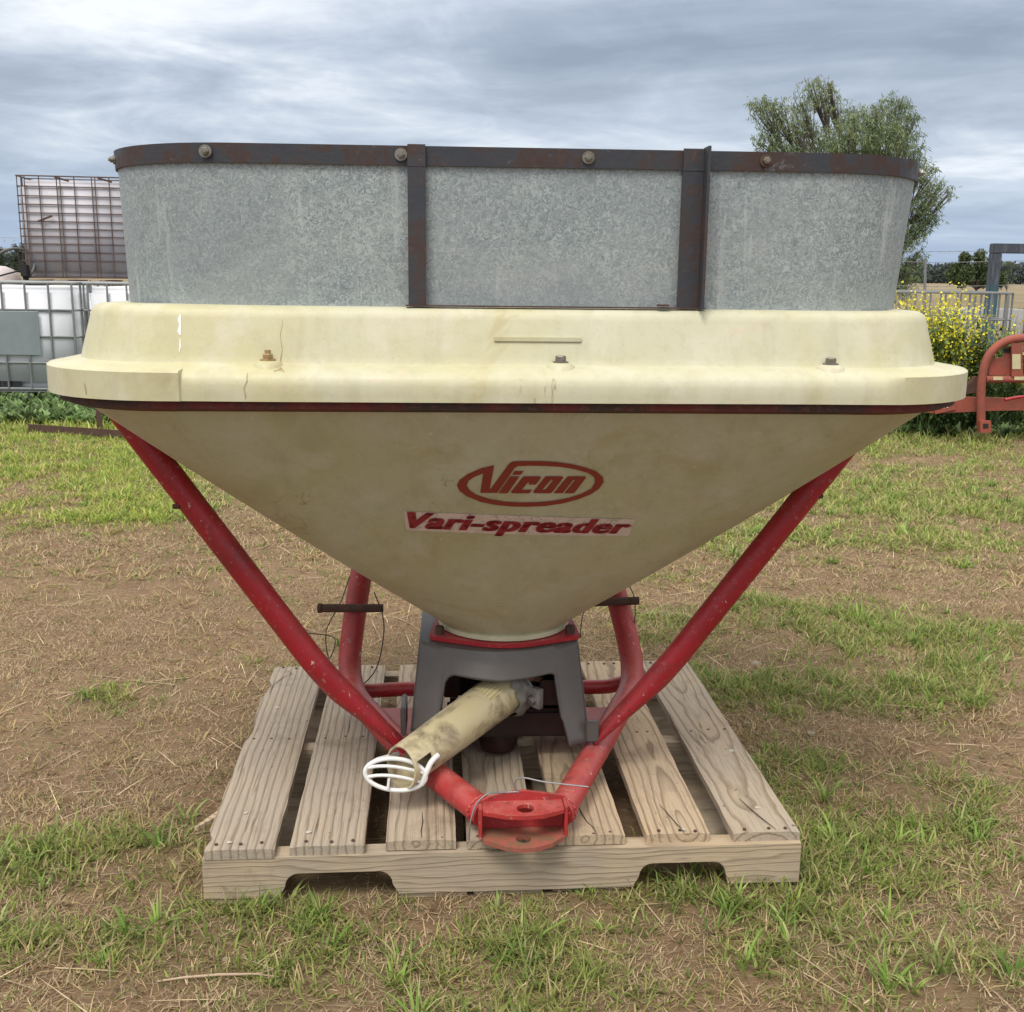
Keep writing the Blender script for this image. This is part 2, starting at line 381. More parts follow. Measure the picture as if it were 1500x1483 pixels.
M['cast'] = paint('grimy_cast_metal', (.30, .29, .27), (.14, .12, .10), .6, .3, 40, .9, .8)
M['wire'] = paint('grey_wire', (.30, .30, .31), (.18, .18, .18), .45, .5, 30)
M['cable'] = paint('dark_cable', (.06, .055, .05), None, .6)
def m_ibc(name, col, dirt):
    t = NT(name); a = t.noise(3, 5, .6, .3); z = t.noise(10, 4, .6, 0, t.mp((1, 1, .2)))
    c = t.mix(t.math('MULTIPLY', t.step(a, .45, .7), .5), col, dirt); c = t.mix(t.math('MULTIPLY', t.step(z, .55, .75), .3), c, dirt)
    return t.set(c, .62, 0, t.noise(2.5, 2), .3, .03)
M['ibc'] = m_ibc('white_tank_plastic', (.74, .76, .80), (.56, .58, .60))
M['ibcold'] = m_ibc('mauve_grey_tank_plastic', (.54, .53, .57), (.42, .40, .44))
M['cage'] = paint('galvanised_tube', (.22, .23, .235), (.32, .33, .33), .5, .4, 8)
M['rustcage'] = paint('rusted_tube', (.085, .055, .048), (.16, .11, .09), .8, 0, 8, .9)
M['plate'] = paint('dull_metal_plate', (.33, .39, .40), (.24, .29, .30), .35, .5, 3, .8)
M['black'] = paint('matt_black', (.015, .015, .017), None, .7)
t = NT('blue_grey_steel'); sp = t.n('ShaderNodeSeparateXYZ'); t.l(t.tc.outputs['Object'], sp.inputs[0])
zf = t.step(t.math('ADD', t.math('MULTIPLY', sp.outputs[2], .5), t.math('MULTIPLY', t.noise(6, 5, .7), .2)), .60, .72)
M['bluesteel'] = t.set(t.mix(t.math('MULTIPLY', t.step(t.noise(20, 6, .7, 0, t.mp((1, 1, .2))), .5, .66), .5), t.mix(zf, (.035, .12, .16), (.06, .07, .09)), (.20, .21, .23)), .55, .2)
t = NT('sunburnt_orange_paint'); a = t.noise(9, 7, .7); b = t.noise(30, 6, .7)
M['orange'] = t.set(t.mix(t.math('MULTIPLY', t.step(b, .55, .66), .7), t.mix(t.step(a, .42, .62), (.31, .072, .042), (.22, .068, .05)), (.13, .07, .055)), .7, 0, b, .4, .002)
M['decal'] = paint('cream_decal', (.58, .52, .30), (.40, .36, .22), .6, 0, 20)
def m_decal_red(n, col, sc, th):
    t = NT(n); ch = t.step(t.noise(sc, 6, .7, .5), th, th+.01)
    return t.set(t.mix(ch, col, (.40, .36, .22)), .5)
M['logo'] = m_decal_red('faded_red_transfer', (.235, .028, .018), 45, .72)
M['text'] = m_decal_red('crimson_transfer', (.27, .008, .020), 70, .74)
t = NT('worn_sticker'); ck = t.step(t.math('ABSOLUTE', t.math('SUBTRACT', t.noise(16, 4, .6, 1.2), .5)), 0, .006)
M['sticker'] = t.set(t.mix(t.math('SUBTRACT', 1.0, ck), t.mix(t.step(t.noise(50, 5, .7), .5, .66), (.66, .53, .49), (.50, .42, .34)), (.12, .10, .07)), .55)
M['concrete'] = paint('pale_concrete', (.45, .45, .44), (.35, .34, .32), .9, 0, 5)
M['bark'] = paint('grey_bark', (.13, .11, .095), (.075, .06, .05), .9, 0, 9, .9, .8)
M['leaf'] = m_attr('leaf', .5, .25); M['grass'] = m_attr('grass_blade', .6, .35); M['dry'] = m_attr('dry_straw', .8, .2)
M['stone'] = paint('field_stone', (.30, .26, .21), (.18, .14, .11), .9)

# ------------------------------------------------------------------ ground
def fbm(x, y, s, o=4): return noise.fractal(Vector((x*s, y*s, .37)), 1.0, 2.0, o)
PATCH = []      # (x, y, rx, ry, amount)
def patch(px, py, wpx, hpx, amt):
    c = atZ(px, py); a = atZ(px+wpx, py); b = atZ(px, py+hpx)
    PATCH.append((c.x, c.y, abs(a.x-c.x), abs(b.y-c.y)+.02, amt))
for p in [(60, 690, 220, 55, .8), (330, 690, 150, 30, .3), (60, 620, 260, 20, .6), (100, 760, 120, 14, .45), (230, 735, 180, 18, .35), (1100, 640, 300, 25, .3),
          (1200, 720, 200, 30, .55), (1440, 740, 130, 22, .6), (1060, 770, 150, 22, .45), (1000, 800, 120, 14, .3), (1240, 845, 130, 18, -.7), (1470, 840, 60, 16, -.4),
          (960, 920, 90, 24, .5), (1120, 1015, 140, 26, .6), (1400, 1015, 90, 26, .55), (1140, 975, 110, 10, -.6), (1350, 885, 120, 20, .25), (1180, 890, 110, 14, .2),
          (1150, 1110, 80, 50, .55), (1380, 1150, 160, 50, .5), (1330, 1090, 80, 22, -.3), (1230, 1260, 110, 50, .75), (1420, 1340, 140, 70, .35),
          (200, 820, 260, 50, -.6), (150, 920, 260, 40, -.6), (200, 1130, 230, 70, -.8), (60, 990, 120, 30, -.5), (130, 1030, 70, 30, .7), (240, 935, 50, 12, .4),
          (60, 1270, 120, 60, .85), (200, 1240, 110, 35, .6), (330, 1350, 130, 40, .65), (120, 1390, 110, 25, .45), (30, 1450, 70, 40, -.7), (480, 1400, 70, 40, .5),
          (760, 1400, 90, 50, .5), (380, 1385, 50, 20, -.5), (700, 1460, 500, 60, -.1), (1200, 1360, 90, 40, .4), (900, 1440, 120, 30, .3), (620, 1430, 60, 40, .35),
          (1360, 1190, 180, 50, .35), (1080, 1380, 180, 50, .35), (1300, 800, 220, 35, .4), (1380, 1420, 130, 50, .3), (1380, 960, 110, 40, .3), (1080, 900, 160, 30, .3), (1300, 660, 260, 30, .4), (1100, 700, 200, 40, .3), (1380, 790, 140, 25, .35), (1300, 930, 150, 20, .3), (1440, 930, 90, 30, .4), (150, 640, 300, 30, .4), (1430, 1230, 90, 40, .35), (580, 1300, 300, 20, .35), (1000, 1300, 200, 25, .55), (900, 640, 1200, 12, .35), (420, 800, 60, 20, -.2), (1250, 1160, 60, 16, -.35)]:
    patch(*p)
PA = np.array(PATCH)
def green(x, y):
    d = ((x-PA[:, 0])/PA[:, 2])**2+((y-PA[:, 1])/PA[:, 3])**2
    g = float((PA[:, 4]*np.exp(-d*1.1)).sum())
    g += .12 + .40*fbm(x, y, .9) + .50*fbm(x+31, y, 3.4, 3) + .32*fbm(x, y+17, 9, 2)
    if y > 8.3: g += min(1.0, (y-8.3)*.4)*.35
    return max(0.0, min(1.0, g))
def gh(x, y):
    near = max(0.0, 1-abs(y)/30)
    h = (.018*fbm(x+5, y, .55, 3)+.011*fbm(x, y+9, 2.6, 4)+.004*fbm(x, y, 11, 2))*near
    # level bed below the pallet
    dx = max(0, abs(x)-.68); dy = max(0, abs(y-2.45)-.62); k = min(1.0, math.hypot(dx, dy)/.35)
    h *= k
    return h - .006 + (1-k)*.012
def axis(lo_f, hi_f, st, lo, hi, g=1.09):
    a = list(np.arange(lo_f, hi_f, st)); s = st; v = a[-1]
    while v < hi: s *= g; v += s; a.append(v)
    s = st; v = a[0]
    while v > lo: s *= g; v -= s; a.insert(0, v)
    return np.array(a)
gx = axis(-2.6, 2.6, .032, -2500, 2500); gy = axis(.9, 6.0, .032, -60, 3500)
nx, ny = len(gx), len(gy)
V = np.empty((ny, nx, 3)); G = np.zeros((ny, nx)); FA = np.zeros((ny, nx))
for j, y in enumerate(gy):
    for i, x in enumerate(gx):
        V[j, i] = (x, y, gh(x, y) if abs(y) < 40 else -.006)
        if abs(y) < 60 and abs(x) < 40: G[j, i] = green(x, y)
        else: G[j, i] = .45
        FA[j, i] = min(1, max(0, (y-16)/14))
idx = np.arange(nx*ny).reshape(ny, nx)
Fq = np.stack([idx[:-1, :-1], idx[:-1, 1:], idx[1:, 1:], idx[1:, :-1]], -1).reshape(-1, 4)
def fastmesh(name, V, Fq, mat, attrs=(), parent=None, smooth=False):
    me = bpy.data.meshes.new(name); V = np.asarray(V, np.float32).reshape(-1, 3); Fq = np.asarray(Fq, np.int32); k = Fq.shape[1]
    me.vertices.add(len(V)); me.vertices.foreach_set('co', V.ravel())
    me.loops.add(Fq.size); me.loops.foreach_set('vertex_index', Fq.ravel())
    me.polygons.add(len(Fq)); me.polygons.foreach_set('loop_start', np.arange(0, Fq.size, k, dtype=np.int32))
    if smooth: me.polygons.foreach_set('use_smooth', np.ones(len(Fq), bool))
    me.update(calc_edges=True)
    for n_, t_, d_ in attrs:
        a = me.attributes.new(n_, t_, 'POINT'); a.data.foreach_set('value' if t_ == 'FLOAT' else 'color', np.asarray(d_, np.float32).ravel())
    me.materials.append(mat)
    o = bpy.data.objects.new(name, me); COL.objects.link(o); o.parent = parent
    return o
tag(fastmesh('ground', V, Fq, M['ground'], (('green', 'FLOAT', G), ('far', 'FLOAT', FA)), smooth=True), kind='structure', label='dry tan earth of the farm yard', cat='ground')

# ------------------------------------------------------------------ grass
def blades(name, P, az, ln, wd, th0, th1, tint, mat, S=3, parent=None):
    """curved tapering blades: th0/th1 lean from the vertical at root and tip"""
    n = len(P); V = np.zeros((n, S+1, 2, 3)); p = P.copy()
    dirh = np.stack([np.cos(az), np.sin(az), np.zeros(n)], -1)
    tw = RNG.uniform(-.6, .6, n)
    side = np.stack([-np.sin(az+tw), np.cos(az+tw), np.zeros(n)], -1)
    for k in range(S+1):
        t = k/S; ww = wd*(1-t**1.6)*.5+1e-4*(t < 1) + wd*.03
        V[:, k, 0] = p-side*ww[:, None]; V[:, k, 1] = p+side*ww[:, None]
        th = th0+(th1-th0)*t
        p = p+(dirh*np.sin(th)[:, None]+np.array([0, 0, 1.])*np.cos(th)[:, None])*(ln/S)[:, None]
        p[:, 2] = np.maximum(p[:, 2], P[:, 2]-.004)
    V = V.reshape(-1, 3); b = np.arange(n)*(2*(S+1))
    Fq = np.concatenate([np.stack([b+2*k, b+2*k+1, b+2*k+3, b+2*k+2], -1) for k in range(S)])
    T = np.repeat(np.concatenate([tint, np.ones((n, 1))], 1)[:, None, :], 2*(S+1), 1)
    return V, Fq, T.reshape(-1, 4)
class Acc:
    def __init__(s): s.V = []; s.F = []; s.T = []; s.n = 0
    def add(s, VFT):
        V, Fq, T = VFT; s.V.append(V); s.F.append(Fq+s.n); s.T.append(T); s.n += len(V)
    def build(s, name, mat, parent=None):
        return fastmesh(name, np.concatenate(s.V), np.concatenate(s.F), mat, (('tint', 'FLOAT_COLOR', np.concatenate(s.T)),), parent)
PC, PS = math.cos(R(4.5)), math.sin(R(4.5))
def inpallet(x, y, mg=0.0):
    dx, dy = x-.005, y-1.963; u = dx*PC+dy*PS; v = -dx*PS+dy*PC
    return abs(u) < .59+mg and -.0-mg < v < 1.02+mg
def sample(n, y0, y1, powr=1.0):
    """points on the ground wedge seen from the camera side, with some margin"""
    out = []
    y = y0+(y1-y0)*RNG.random(n)**powr
    x = (RNG.random(n)*2-1)*(.54*y+.5)
    return x, y
def interp_grid(x, y, A):
    i = np.clip(np.searchsorted(gx, x)-1, 0, nx-2); j = np.clip(np.searchsorted(gy, y)-1, 0, ny-2)
    fx = (x-gx[i])/(gx[i+1]-gx[i]); fy = (y-gy[j])/(gy[j+1]-gy[j])
    return (A[j, i]*(1-fx)*(1-fy)+A[j, i+1]*fx*(1-fy)+A[j+1, i]*(1-fx)*fy+A[j+1, i+1]*fx*fy)
Hm = V[:, :, 2].copy() if V.ndim == 3 else None
def spread(acc, ntuft, y0, y1, nb, ln, wd, greenness=True, pw=1.0, thr=.25, rad=.03):
    x, y = sample(ntuft, y0, y1, pw); g = interp_grid(x, y, G)
    if greenness: keep = RNG.random(ntuft) < np.clip((g-thr)/(.75-thr), 0, 1)**1.3
    else: keep = RNG.random(ntuft) < np.clip(1.05-.45*g, .1, 1)
    x, y, g = x[keep], y[keep], g[keep]
    ins = np.array([inpallet(a, b) for a, b in zip(x, y)]) if len(x) else np.zeros(0, bool)
    keep = ~ins | (RNG.random(len(x)) < .10); x, y, g = x[keep], y[keep], g[keep]
    n = len(x); nbs = RNG.integers(max(1, nb//2), nb+nb//2+1, n); I = np.repeat(np.arange(n), nbs); N = len(I)
    tsz = RNG.uniform(.55, 1.25, n)[I]
    a = RNG.random(N)*2*PI; rr = RNG.random(N)**.7*rad*tsz
    bx = x[I]+np.cos(a)*rr; by = y[I]+np.sin(a)*rr
    P = np.stack([bx, by, interp_grid(bx, by, Hm)-.002], -1)
    az = a+RNG.normal(0, .7, N)
    L_ = ln*tsz*RNG.uniform(.45, 1.3, N); W_ = wd*RNG.uniform(.6, 1.3, N)
    return P, az, L_, W_, g[I], I, N, x
def greens(N, I, bright=1.0):
    hue = RNG.random(I.max()+1 if N else 1)[I]; v = RNG.uniform(.7, 1.3, N)*bright
    a = np.array([.13, .185, .045]); b = np.array([.25, .285, .075]); c = np.array([.36, .31, .16])
    t = (a[None]*(1-hue[:, None])+b[None]*hue[:, None])
    d = (RNG.random(N) < .24)[:, None]
    t = np.where(d, c[None], t); return t*v[:, None]*np.array([.98, 1.0, .9])
def dries(N):
    a = np.array([.54, .42, .26]); b = np.array([.23, .155, .095]); h = RNG.random(N)[:, None]**1.2
    return (a*(1-h)+b*h)*RNG.uniform(.7, 1.25, N)[:, None]
ga = Acc()
for nt_, y0, y1, nb, ln, wd, br, th, rad in [(4200, 1.05, 2.0, 13, .042, .0034, 1.15, .14, .035), (12500, 2.0, 4.2, 12, .040, .0038, 1.2, .17, .040),
                                   (21000, 4.2, 8.2, 10, .045, .0058, 1.4, .17, .06), (15000, 8.2, 17, 9, .075, .012, 1.25, .2, .10), (8000, 17, 45, 6, .12, .04, 1.0, .2, .25)]:
    P, az, L_, W_, g, I, N, _ = spread(ga, nt_, y0, y1, nb, ln, wd, True, 1.0, th, rad)
    L_ = L_*(.45+.85*g)
    tint = greens(N, I, br)
    left = (P[:, 0] < -.3*P[:, 1]) & (P[:, 1] > 5.0) & (P[:, 1] < 9)
    tint[left] *= np.array([1.1, 1.15, .85])
    az = np.where(RNG.random(N) < .5, RNG.random(N)*2*PI, az)
    ga.add(blades('g', P, az, L_, W_, RNG.uniform(.1, 1.15, N), RNG.uniform(.9, 2.3, N), tint, None, 3 if y1 < 9 else 2))
for nt_, y0, y1, nb, ln, wd in [(240, 1.1, 2.1, 14, .060, .0052), (420, 2.1, 4.2, 13, .060, .0060), (700, 4.2, 8.5, 12, .070, .0085)]:
    P, az, L_, W_, g, I, N, _ = spread(ga, nt_, y0, y1, nb, ln, wd, True, 1.0, .05, .022)
    ga.add(blades('g', P, az, L_, W_, RNG.uniform(.15, .9, N), RNG.uniform(1.1, 1.9, N), greens(N, I, 1.3)*np.array([.85, 1.05, .9]), None, 3))
for nt_, y0, y1, ln, wd in [(900, 1.1, 4.2, .055, .0026), (1300, 4.2, 8.5, .06, .004)]:
    P, az, L_, W_, g, I, N, _ = spread(ga, nt_, y0, y1, 16, ln, wd, False, 1.0, .05, .03)
    ga.add(blades('g', P, az, L_, W_, RNG.uniform(.6, 1.4, N), RNG.uniform(1.2, 2.0, N), dries(N)*np.array([1.05, 1.05, .85]), None, 3))
for nt_, y0, y1, nb, ln, wd in [(4500, 1.1, 4.2, 5, .024, .0030), (12000, 4.2, 8.5, 4, .028, .0052)]:
    P, az, L_, W_, g, I, N, _ = spread(ga, nt_, y0, y1, nb, ln, wd, False, 1.0, .05, .03)
    ga.add(blades('g', P, az, L_, W_, RNG.uniform(.3, 1.4, N), RNG.uniform(1.1, 2.1, N), greens(N, I, 1.05), None, 3))
ga_o = ga.build('grass', M['grass']); tag(ga_o, 'green grass growing in uneven tufts over the yard', 'grass', kind='stuff')
da = Acc()
for nt_, y0, y1, nb, ln, wd in [(9500, 1.05, 2.1, 10, .024, .0017), (27000, 2.1, 4.4, 9, .022, .0018), (34000, 4.4, 9, 6, .028, .0030), (6000, 9, 18, 4, .07, .010)]:
    P, az, L_, W_, g, I, N, _ = spread(da, nt_, y0, y1, nb, ln, wd, False, 1.0, .2, .05)
    kp = RNG.random(N) < np.clip([.62+.9*noise.noise(Vector((a_*1.3, b_*1.3, 4)))+.7*noise.noise(Vector((a_*5, b_*5, 8))) for a_, b_ in P[:, :2]], .3, 1)
    P, az, L_, W_, g, I = P[kp], az[kp], L_[kp], W_[kp], g[kp], I[kp]; N = len(P)
    P[:, 2] += RNG.uniform(0, .004, N)
    th0 = RNG.uniform(.7, 1.6, N); th1 = th0+RNG.normal(.1, .8, N); th1 = np.clip(th1, .5, 2.0)
    da.add(blades('d', P, RNG.random(N)*2*PI, L_, W_, th0, th1, dries(N), None, 3 if y1 < 5 else 2))
# long single straws
n = 1900; x, y = sample(n, 1.2, 8.0); P = np.stack([x, y, interp_grid(x, y, Hm)+.004], -1); ins = np.array([inpallet(a, b, .02) for a, b in zip(x, y)]); P = P[~ins]; n = len(P)
da.add(blades('s', P, RNG.random(n)*2*PI, RNG.uniform(.05, .17, n), RNG.uniform(.002, .0036, n), np.full(n, 1.5), RNG.uniform(1.5, 1.68, n), dries(n)*1.25+.04, None, 3))
tag(da.build('dry_straw', M['dry']), 'short dead straw and cut stalks littering the bare earth', 'straw', kind='stuff')
# small clods of earth
n = 2600; x, y = sample(n, 1.2, 6.5); cV, cF = [], []
bmc = bmesh.new(); bmesh.ops.create_icosphere(bmc, subdivisions=1, radius=1); icv = np.array([v.co[:] for v in bmc.verts]); icf = np.array([[v.index for v in f.verts] for f in bmc.faces]); bmc.free()
ok = np.array([not inpallet(a, b, .03) for a, b in zip(x, y)]); x, y = x[ok], y[ok]; n = len(x)
rad_ = RNG.uniform(.2, 1, n)**3*.010+.0018
cV = (icv[None]*(1+RNG.normal(0, .22, (n, len(icv), 1)))*rad_[:, None, None]*np.array([1, 1, .55])+np.stack([x, y, interp_grid(x, y, Hm)], -1)[:, None]).reshape(-1, 3)
cF = (icf[None]+(np.arange(n)*len(icv))[:, None, None]).reshape(-1, 3)
tag(fastmesh('soil_clods', cV, cF, M['ground'], (('green', 'FLOAT', np.zeros(len(cV))), ('far', 'FLOAT', np.zeros(len(cV)))), smooth=True), 'small crumbs and clods of dry earth', 'soil', kind='stuff')
# broad leaved ground weeds
wa = Acc()
def rosettes(n, y0, y1, xs, ln, wd, nl, dark=1.0, up=1.2):
    y = RNG.uniform(y0, y1, n); x = RNG.uniform(xs[0], xs[1], n)*y if xs[2] else RNG.uniform(xs[0], xs[1], n)
    ok = np.array([not inpallet(a, b, .05) for a, b in zip(x, y)]); x = x[ok]; y = y[ok]; n = len(x)
    I = np.repeat(np.arange(n), nl); N = len(I); a = RNG.random(N)*2*PI
    P = np.stack([x[I], y[I], interp_grid(x[I], y[I], Hm)], -1); s = RNG.uniform(.6, 1.3, n)[I]
    tint = (np.array([.07, .115, .045])*(1-RNG.random(n)[I][:, None])+np.array([.12, .17, .06])*RNG.random(n)[I][:, None])*RNG.uniform(.7, 1.3, N)[:, None]*dark
    wa.add(blades('w', P, a, ln*s*RNG.uniform(.7, 1.2, N), wd*s, RNG.uniform(.2, .9, N), RNG.uniform(.9, up+.5, N), tint, None, 3))
rosettes(1500, 8.7, 10.3, (-5.6, -2.2, False), .10, .05, 9, 1.6, 1.0); rosettes(1200, 8.6, 11.5, (2.6, 6.2, False), .09, .04, 9, 1.5, 1.0)
tag(wa.build('broadleaf_weeds', M['grass']), 'low broad leaved weeds spreading between the grass', 'weeds', kind='stuff')

# ------------------------------------------------------------------ pallet
pr = empty('timber_pallet', (-.001, 1.963, 0), R(4.3), 'weathered seven board timber pallet lying in the grass beneath the spreader', 'pallet')
ZB = .018; ZT = .103
def stringer(y0, y1, seedv):
    hw = .5825; prof = [(-hw, ZB), (-hw+.142, ZB)]
    def notch(xa, xb):
        pts = []
        for t in range(6):
            a = PI/2*t/5; pts.append((xa+.012+.026*(1-math.cos(a)), ZB+.022+.028*math.sin(a)))
        pts = [(xa, ZB)] + pts
        q = [(xb, ZB)] + [(xb-.012-.026*(1-math.cos(PI/2*t/5)), ZB+.022+.028*math.sin(PI/2*t/5)) for t in range(6)]
        return pts, q[::-1]
    a, b = notch(-hw+.142, -hw+.372); c, d = notch(hw-.335, hw-.137)
    prof = [(-hw, ZB)]+a+b+c+d+[(hw, ZB), (hw, ZT), (-hw, ZT)]
    mb = MB().prism(prof, (y0, y1)); return mb.build('stringer', M['beam'], pr)
for k, (y0, y1) in enumerate([(-.004, .038), (.485, .527), (.965, 1.007)]): stringer(y0, y1, k)
for k, (x0, x1) in enumerate([(-.5825, -.443), (-.21, -.078), (-.066, .07), (.09, .245), (.445, .5825)]):
    MB().box((x0, -.002+.003*k, 0.0), (x1, 1.0, ZB-.002), bev=.002).build('bottom_board', M['beam'], pr)
def board(k, x0, x1, y0, y1, ragged=False):
    bw = x1-x0; bm = bmesh.new(); nxs, nys = 6, 60
    rs = random.Random(k*13+1)
    Vt = []
    bow = rs.uniform(-.003, .003)
    for lay in (0, 1):
        for j in range(nys+1):
            for i in range(nxs+1):
                u = i/nxs-.5; v = j/nys
                x = u*bw; y = (v-.5)*(y1-y0)
                ed = .0018*noise.noise(Vector((k*9.1, y*14, 3 if u < 0 else 8)))
                if abs(u) > .45: x += ed
                if ragged and u < -.45: x += max(0, .022*noise.noise(Vector((1, y*7, 2)))+.012*noise.noise(Vector((4, y*21, 7))))
                z = (.0205 if lay else 0)+bow*4*(v-.5)**2+.0007*noise.noise(Vector((x*30, y*4, k)))*lay
                if lay and (abs(u) > .49): z -= .0025
                Vt.append(Vector((x, y, z)))
    W_ = nxs+1; Hn = nys+1; id_ = lambda l, j, i: l*W_*Hn+j*W_+i
    Fc = []
    for j in range(nys):
        for i in range(nxs):
            Fc.append((id_(1, j, i), id_(1, j, i+1), id_(1, j+1, i+1), id_(1, j+1, i))); Fc.append((id_(0, j, i), id_(0, j+1, i), id_(0, j+1, i+1), id_(0, j, i+1)))
        Fc.append((id_(0, j, 0), id_(1, j, 0), id_(1, j+1, 0), id_(0, j+1, 0))); Fc.append((id_(0, j, nxs), id_(0, j+1, nxs), id_(1, j+1, nxs), id_(1, j, nxs)))
    for i in range(nxs):
        Fc.append((id_(0, 0, i), id_(0, 0, i+1), id_(1, 0, i+1), id_(1, 0, i))); Fc.append((id_(0, nys, i), id_(1, nys, i), id_(1, nys, i+1), id_(0, nys, i+1)))
    o = pyd('deck_board', Vt, Fc, M['wood'], pr, 30)
    o.location = ((x0+x1)/2, (y0+y1)/2, ZT+.0015); return o
nail0 = None
xs = [(-.5825, -.446, -.006, 1.000), (-.418, -.276, .000, 1.004), (-.235, -.100, .006, .995), (-.078, .055, .003, .998), (.098, .232, .008, 1.0), (.275, .402, .012, 1.01), (.448, .5825, .008, 1.006)]
BC = [(.25, .86, .50), (.30, .80, .53), (.55, .515, .60), (.50, .56, .42), (.95, .52, .60), (1.0, .47, .61), (.42, .50, .39)]
for k, (x0, x1, y0, y1) in enumerate(xs):
    b = board(k, x0, x1, y0, y1, k == 0); b.color = (*BC[k], 1)
    for yy in (.018, .506, .986):
        for u in (.2, .5, .8):
            if nail0 is None:
                nail0 = MB().tube([(0, 0, -.004), (0, 0, .0006)], .0034, 10).build('nail', M['rust'])
                c = nail0
            else:
                c = nail0.copy(); COL.objects.link(c)
            c.parent = b; c.location = ((u-.5)*(x1-x0)+random.uniform(-.008, .008), yy-(y0+y1)/2+random.uniform(-.006, .006), .0207)

pr.scale = (1.013, 1, 1)
M['lime'] = paint('dried_white_spatter', (.55, .54, .49), (.36, .34, .28), .9, 0, 200, 1)
M['split'] = paint('dark_split', (.03, .022, .016), None, .9)
bds = [c for c in pr.children if c.name.startswith('deck_board')]
def split(bi, pts, wd=.0012):
    b = bds[bi]; V_, F_ = [], []
    for i, (x, y) in enumerate(pts):
        w_ = wd*(1 if 0 < i < len(pts)-1 else .35); V_ += [(x-w_, y, .0214), (x+w_, y, .0214)]
    F_ = [(2*i, 2*i+1, 2*i+3, 2*i+2) for i in range(len(pts)-1)]
    pyd('split', V_, F_, M['split'], b)
split(4, [(.012, -.495), (.006, -.46), (-.002, -.44), (-.008, -.40), (-.012, -.36)]); split(5, [(.012, -.498), (.004, -.47), (-.004, -.43), (-.014, -.38)])
split(6, [(.02, -.495), (.008, -.46), (-.004, -.42), (-.018, -.36)], .0015); split(2, [(.002, -.49), (.0, -.46), (.003, -.42), (.001, -.38)])
split(0, [(-.03, .47), (-.012, .44), (-.03, .42), (-.05, .36), (-.055, .30)], .001); split(1, [(.0, .10), (.003, .06), (.002, .02)], .0007)
for bi, x, y, sc_ in ((0, -.02, -.478, .006), (0, -.008, -.36, .005), (1, -.04, -.45, .007), (0, -.02, .20, .008), (4, -.035, -.36, .006), (6, .01, -.40, .007), (6, .03, -.12, .008), (5, .012, -.488, .006)):
    bm = bmesh.new(); bmesh.ops.create_icosphere(bm, subdivisions=2, radius=sc_*.8)
    for v in bm.verts: v.co *= 1+.5*noise.noise(v.co*160+Vector((bi*3, x*50, y*9))); v.co.z *= .12
    o = MB().bm(bm).build('dropping', M['lime'], bds[bi], 60); o.location = (x, y, .0208)
o = MB().prism([(0, 0), (.085, .012), (.088, .017), (.0, .020)], (-.004, .004)).build('splinter', M['wood'], bds[0]); o.rotation_euler = (PI/2*.95, 0, R(205)); o.location = (-.045, -.335, .012); o.rotation_euler = (R(90), 0, R(62)+PI)
# ------------------------------------------------------------------ the spreader
SX, SY, SA = -.017, 2.42, R(3.0)
S = empty('fertiliser_spreader', (SX, SY, 0), SA, 'cream and red cone hopper spreader with galvanised extension standing on the pallet', 'spreader')
SM = Matrix.Translation((SX, SY, 0)) @ Matrix.Rotation(SA, 4, 'Z'); SI = SM.inverted()
def Lc(p): return SI @ Vector(p)
def rrect(hw, hd, r, xs=(), na=14):
    """rounded rectangle ring, starts front centre, goes to +x, CCW seen from above; xs: extra x stations on the long sides"""
    X = sorted(set([round(v, 5) for v in xs if abs(v) < hw-r-1e-4] + [0] + [round(s*(hw-r)*t, 5) for s in (-1, 1) for t in (.25, .5, .75)]))
    pts = [(x, -hd) for x in X if x >= 0]
    for k in range(na+1):
        a = -PI/2+PI/2*k/na; pts.append((hw-r+r*math.cos(a), -hd+r+r*math.sin(a)))
    for t in (.25, .5, .75): pts.append((hw, (-hd+r)*(1-2*t)))
    for k in range(na+1):
        a = PI/2*k/na; pts.append((hw-r+r*math.cos(a), hd-r+r*math.sin(a)))
    pts += [(x, hd) for x in reversed(X)]
    for k in range(na+1):
        a = PI/2+PI/2*k/na; pts.append((-hw+r+r*math.cos(a), hd-r+r*math.sin(a)))
    for t in (.25, .5, .75): pts.append((-hw, (hd-r)*(1-2*t)))
    for k in range(na+1):
        a = PI+PI/2*k/na; pts.append((-hw+r+r*math.cos(a), -hd+r+r*math.sin(a)))
    pts += [(x, -hd) for x in X if x < 0]
    return pts
def loft(rings, closed=True, cap=False):
    n = len(rings[0]); V = [v for r in rings for v in r]
    Fc = [(j*n+i, j*n+(i+1) % n, (j+1)*n+(i+1) % n, (j+1)*n+i) for j in range(len(rings)-1) for i in range(n)]
    return V, Fc
HW, HD, HR = .845, .60, .25
# cream rim collar
XS = (.625, .628, .2, .4, .5, .6, .58, -.56, -.563, -.2, -.4, -.5, -.54)
base = rrect(HW, HD, HR, XS)
def prof_pt(i, k):
    """k-th station of the collar section at ring position i -> (inset, z)"""
    x, y = base[i]
    pad = (x > .6265 or x < -.5615)
    R0 = [(.022, 1.0), (0, 1.001), (0, 1.012), (0, 1.027), (.003, 1.038), (.009, 1.0465), (.019, 1.0525), (.034, 1.0570), (.0535, 1.0595), (.0550, 1.0625), (.0575, 1.073),
          (.0655, 1.102), (.0745, 1.134), (.0775, 1.1425), (.083, 1.1495), (.092, 1.1535), (.112, 1.1550), (.14, 1.1550), (.143, 1.15), (.143, 1.05)]
    P0 = [(.022, 1.0), (-.004, 1.001), (-.004, 1.012), (-.004, 1.027), (-.004, 1.040), (-.004, 1.0475), (.000, 1.0505), (.035, 1.0550), (.0535, 1.0595)] + R0[9:]
    return (P0 if pad else R0)[k]
rings = []
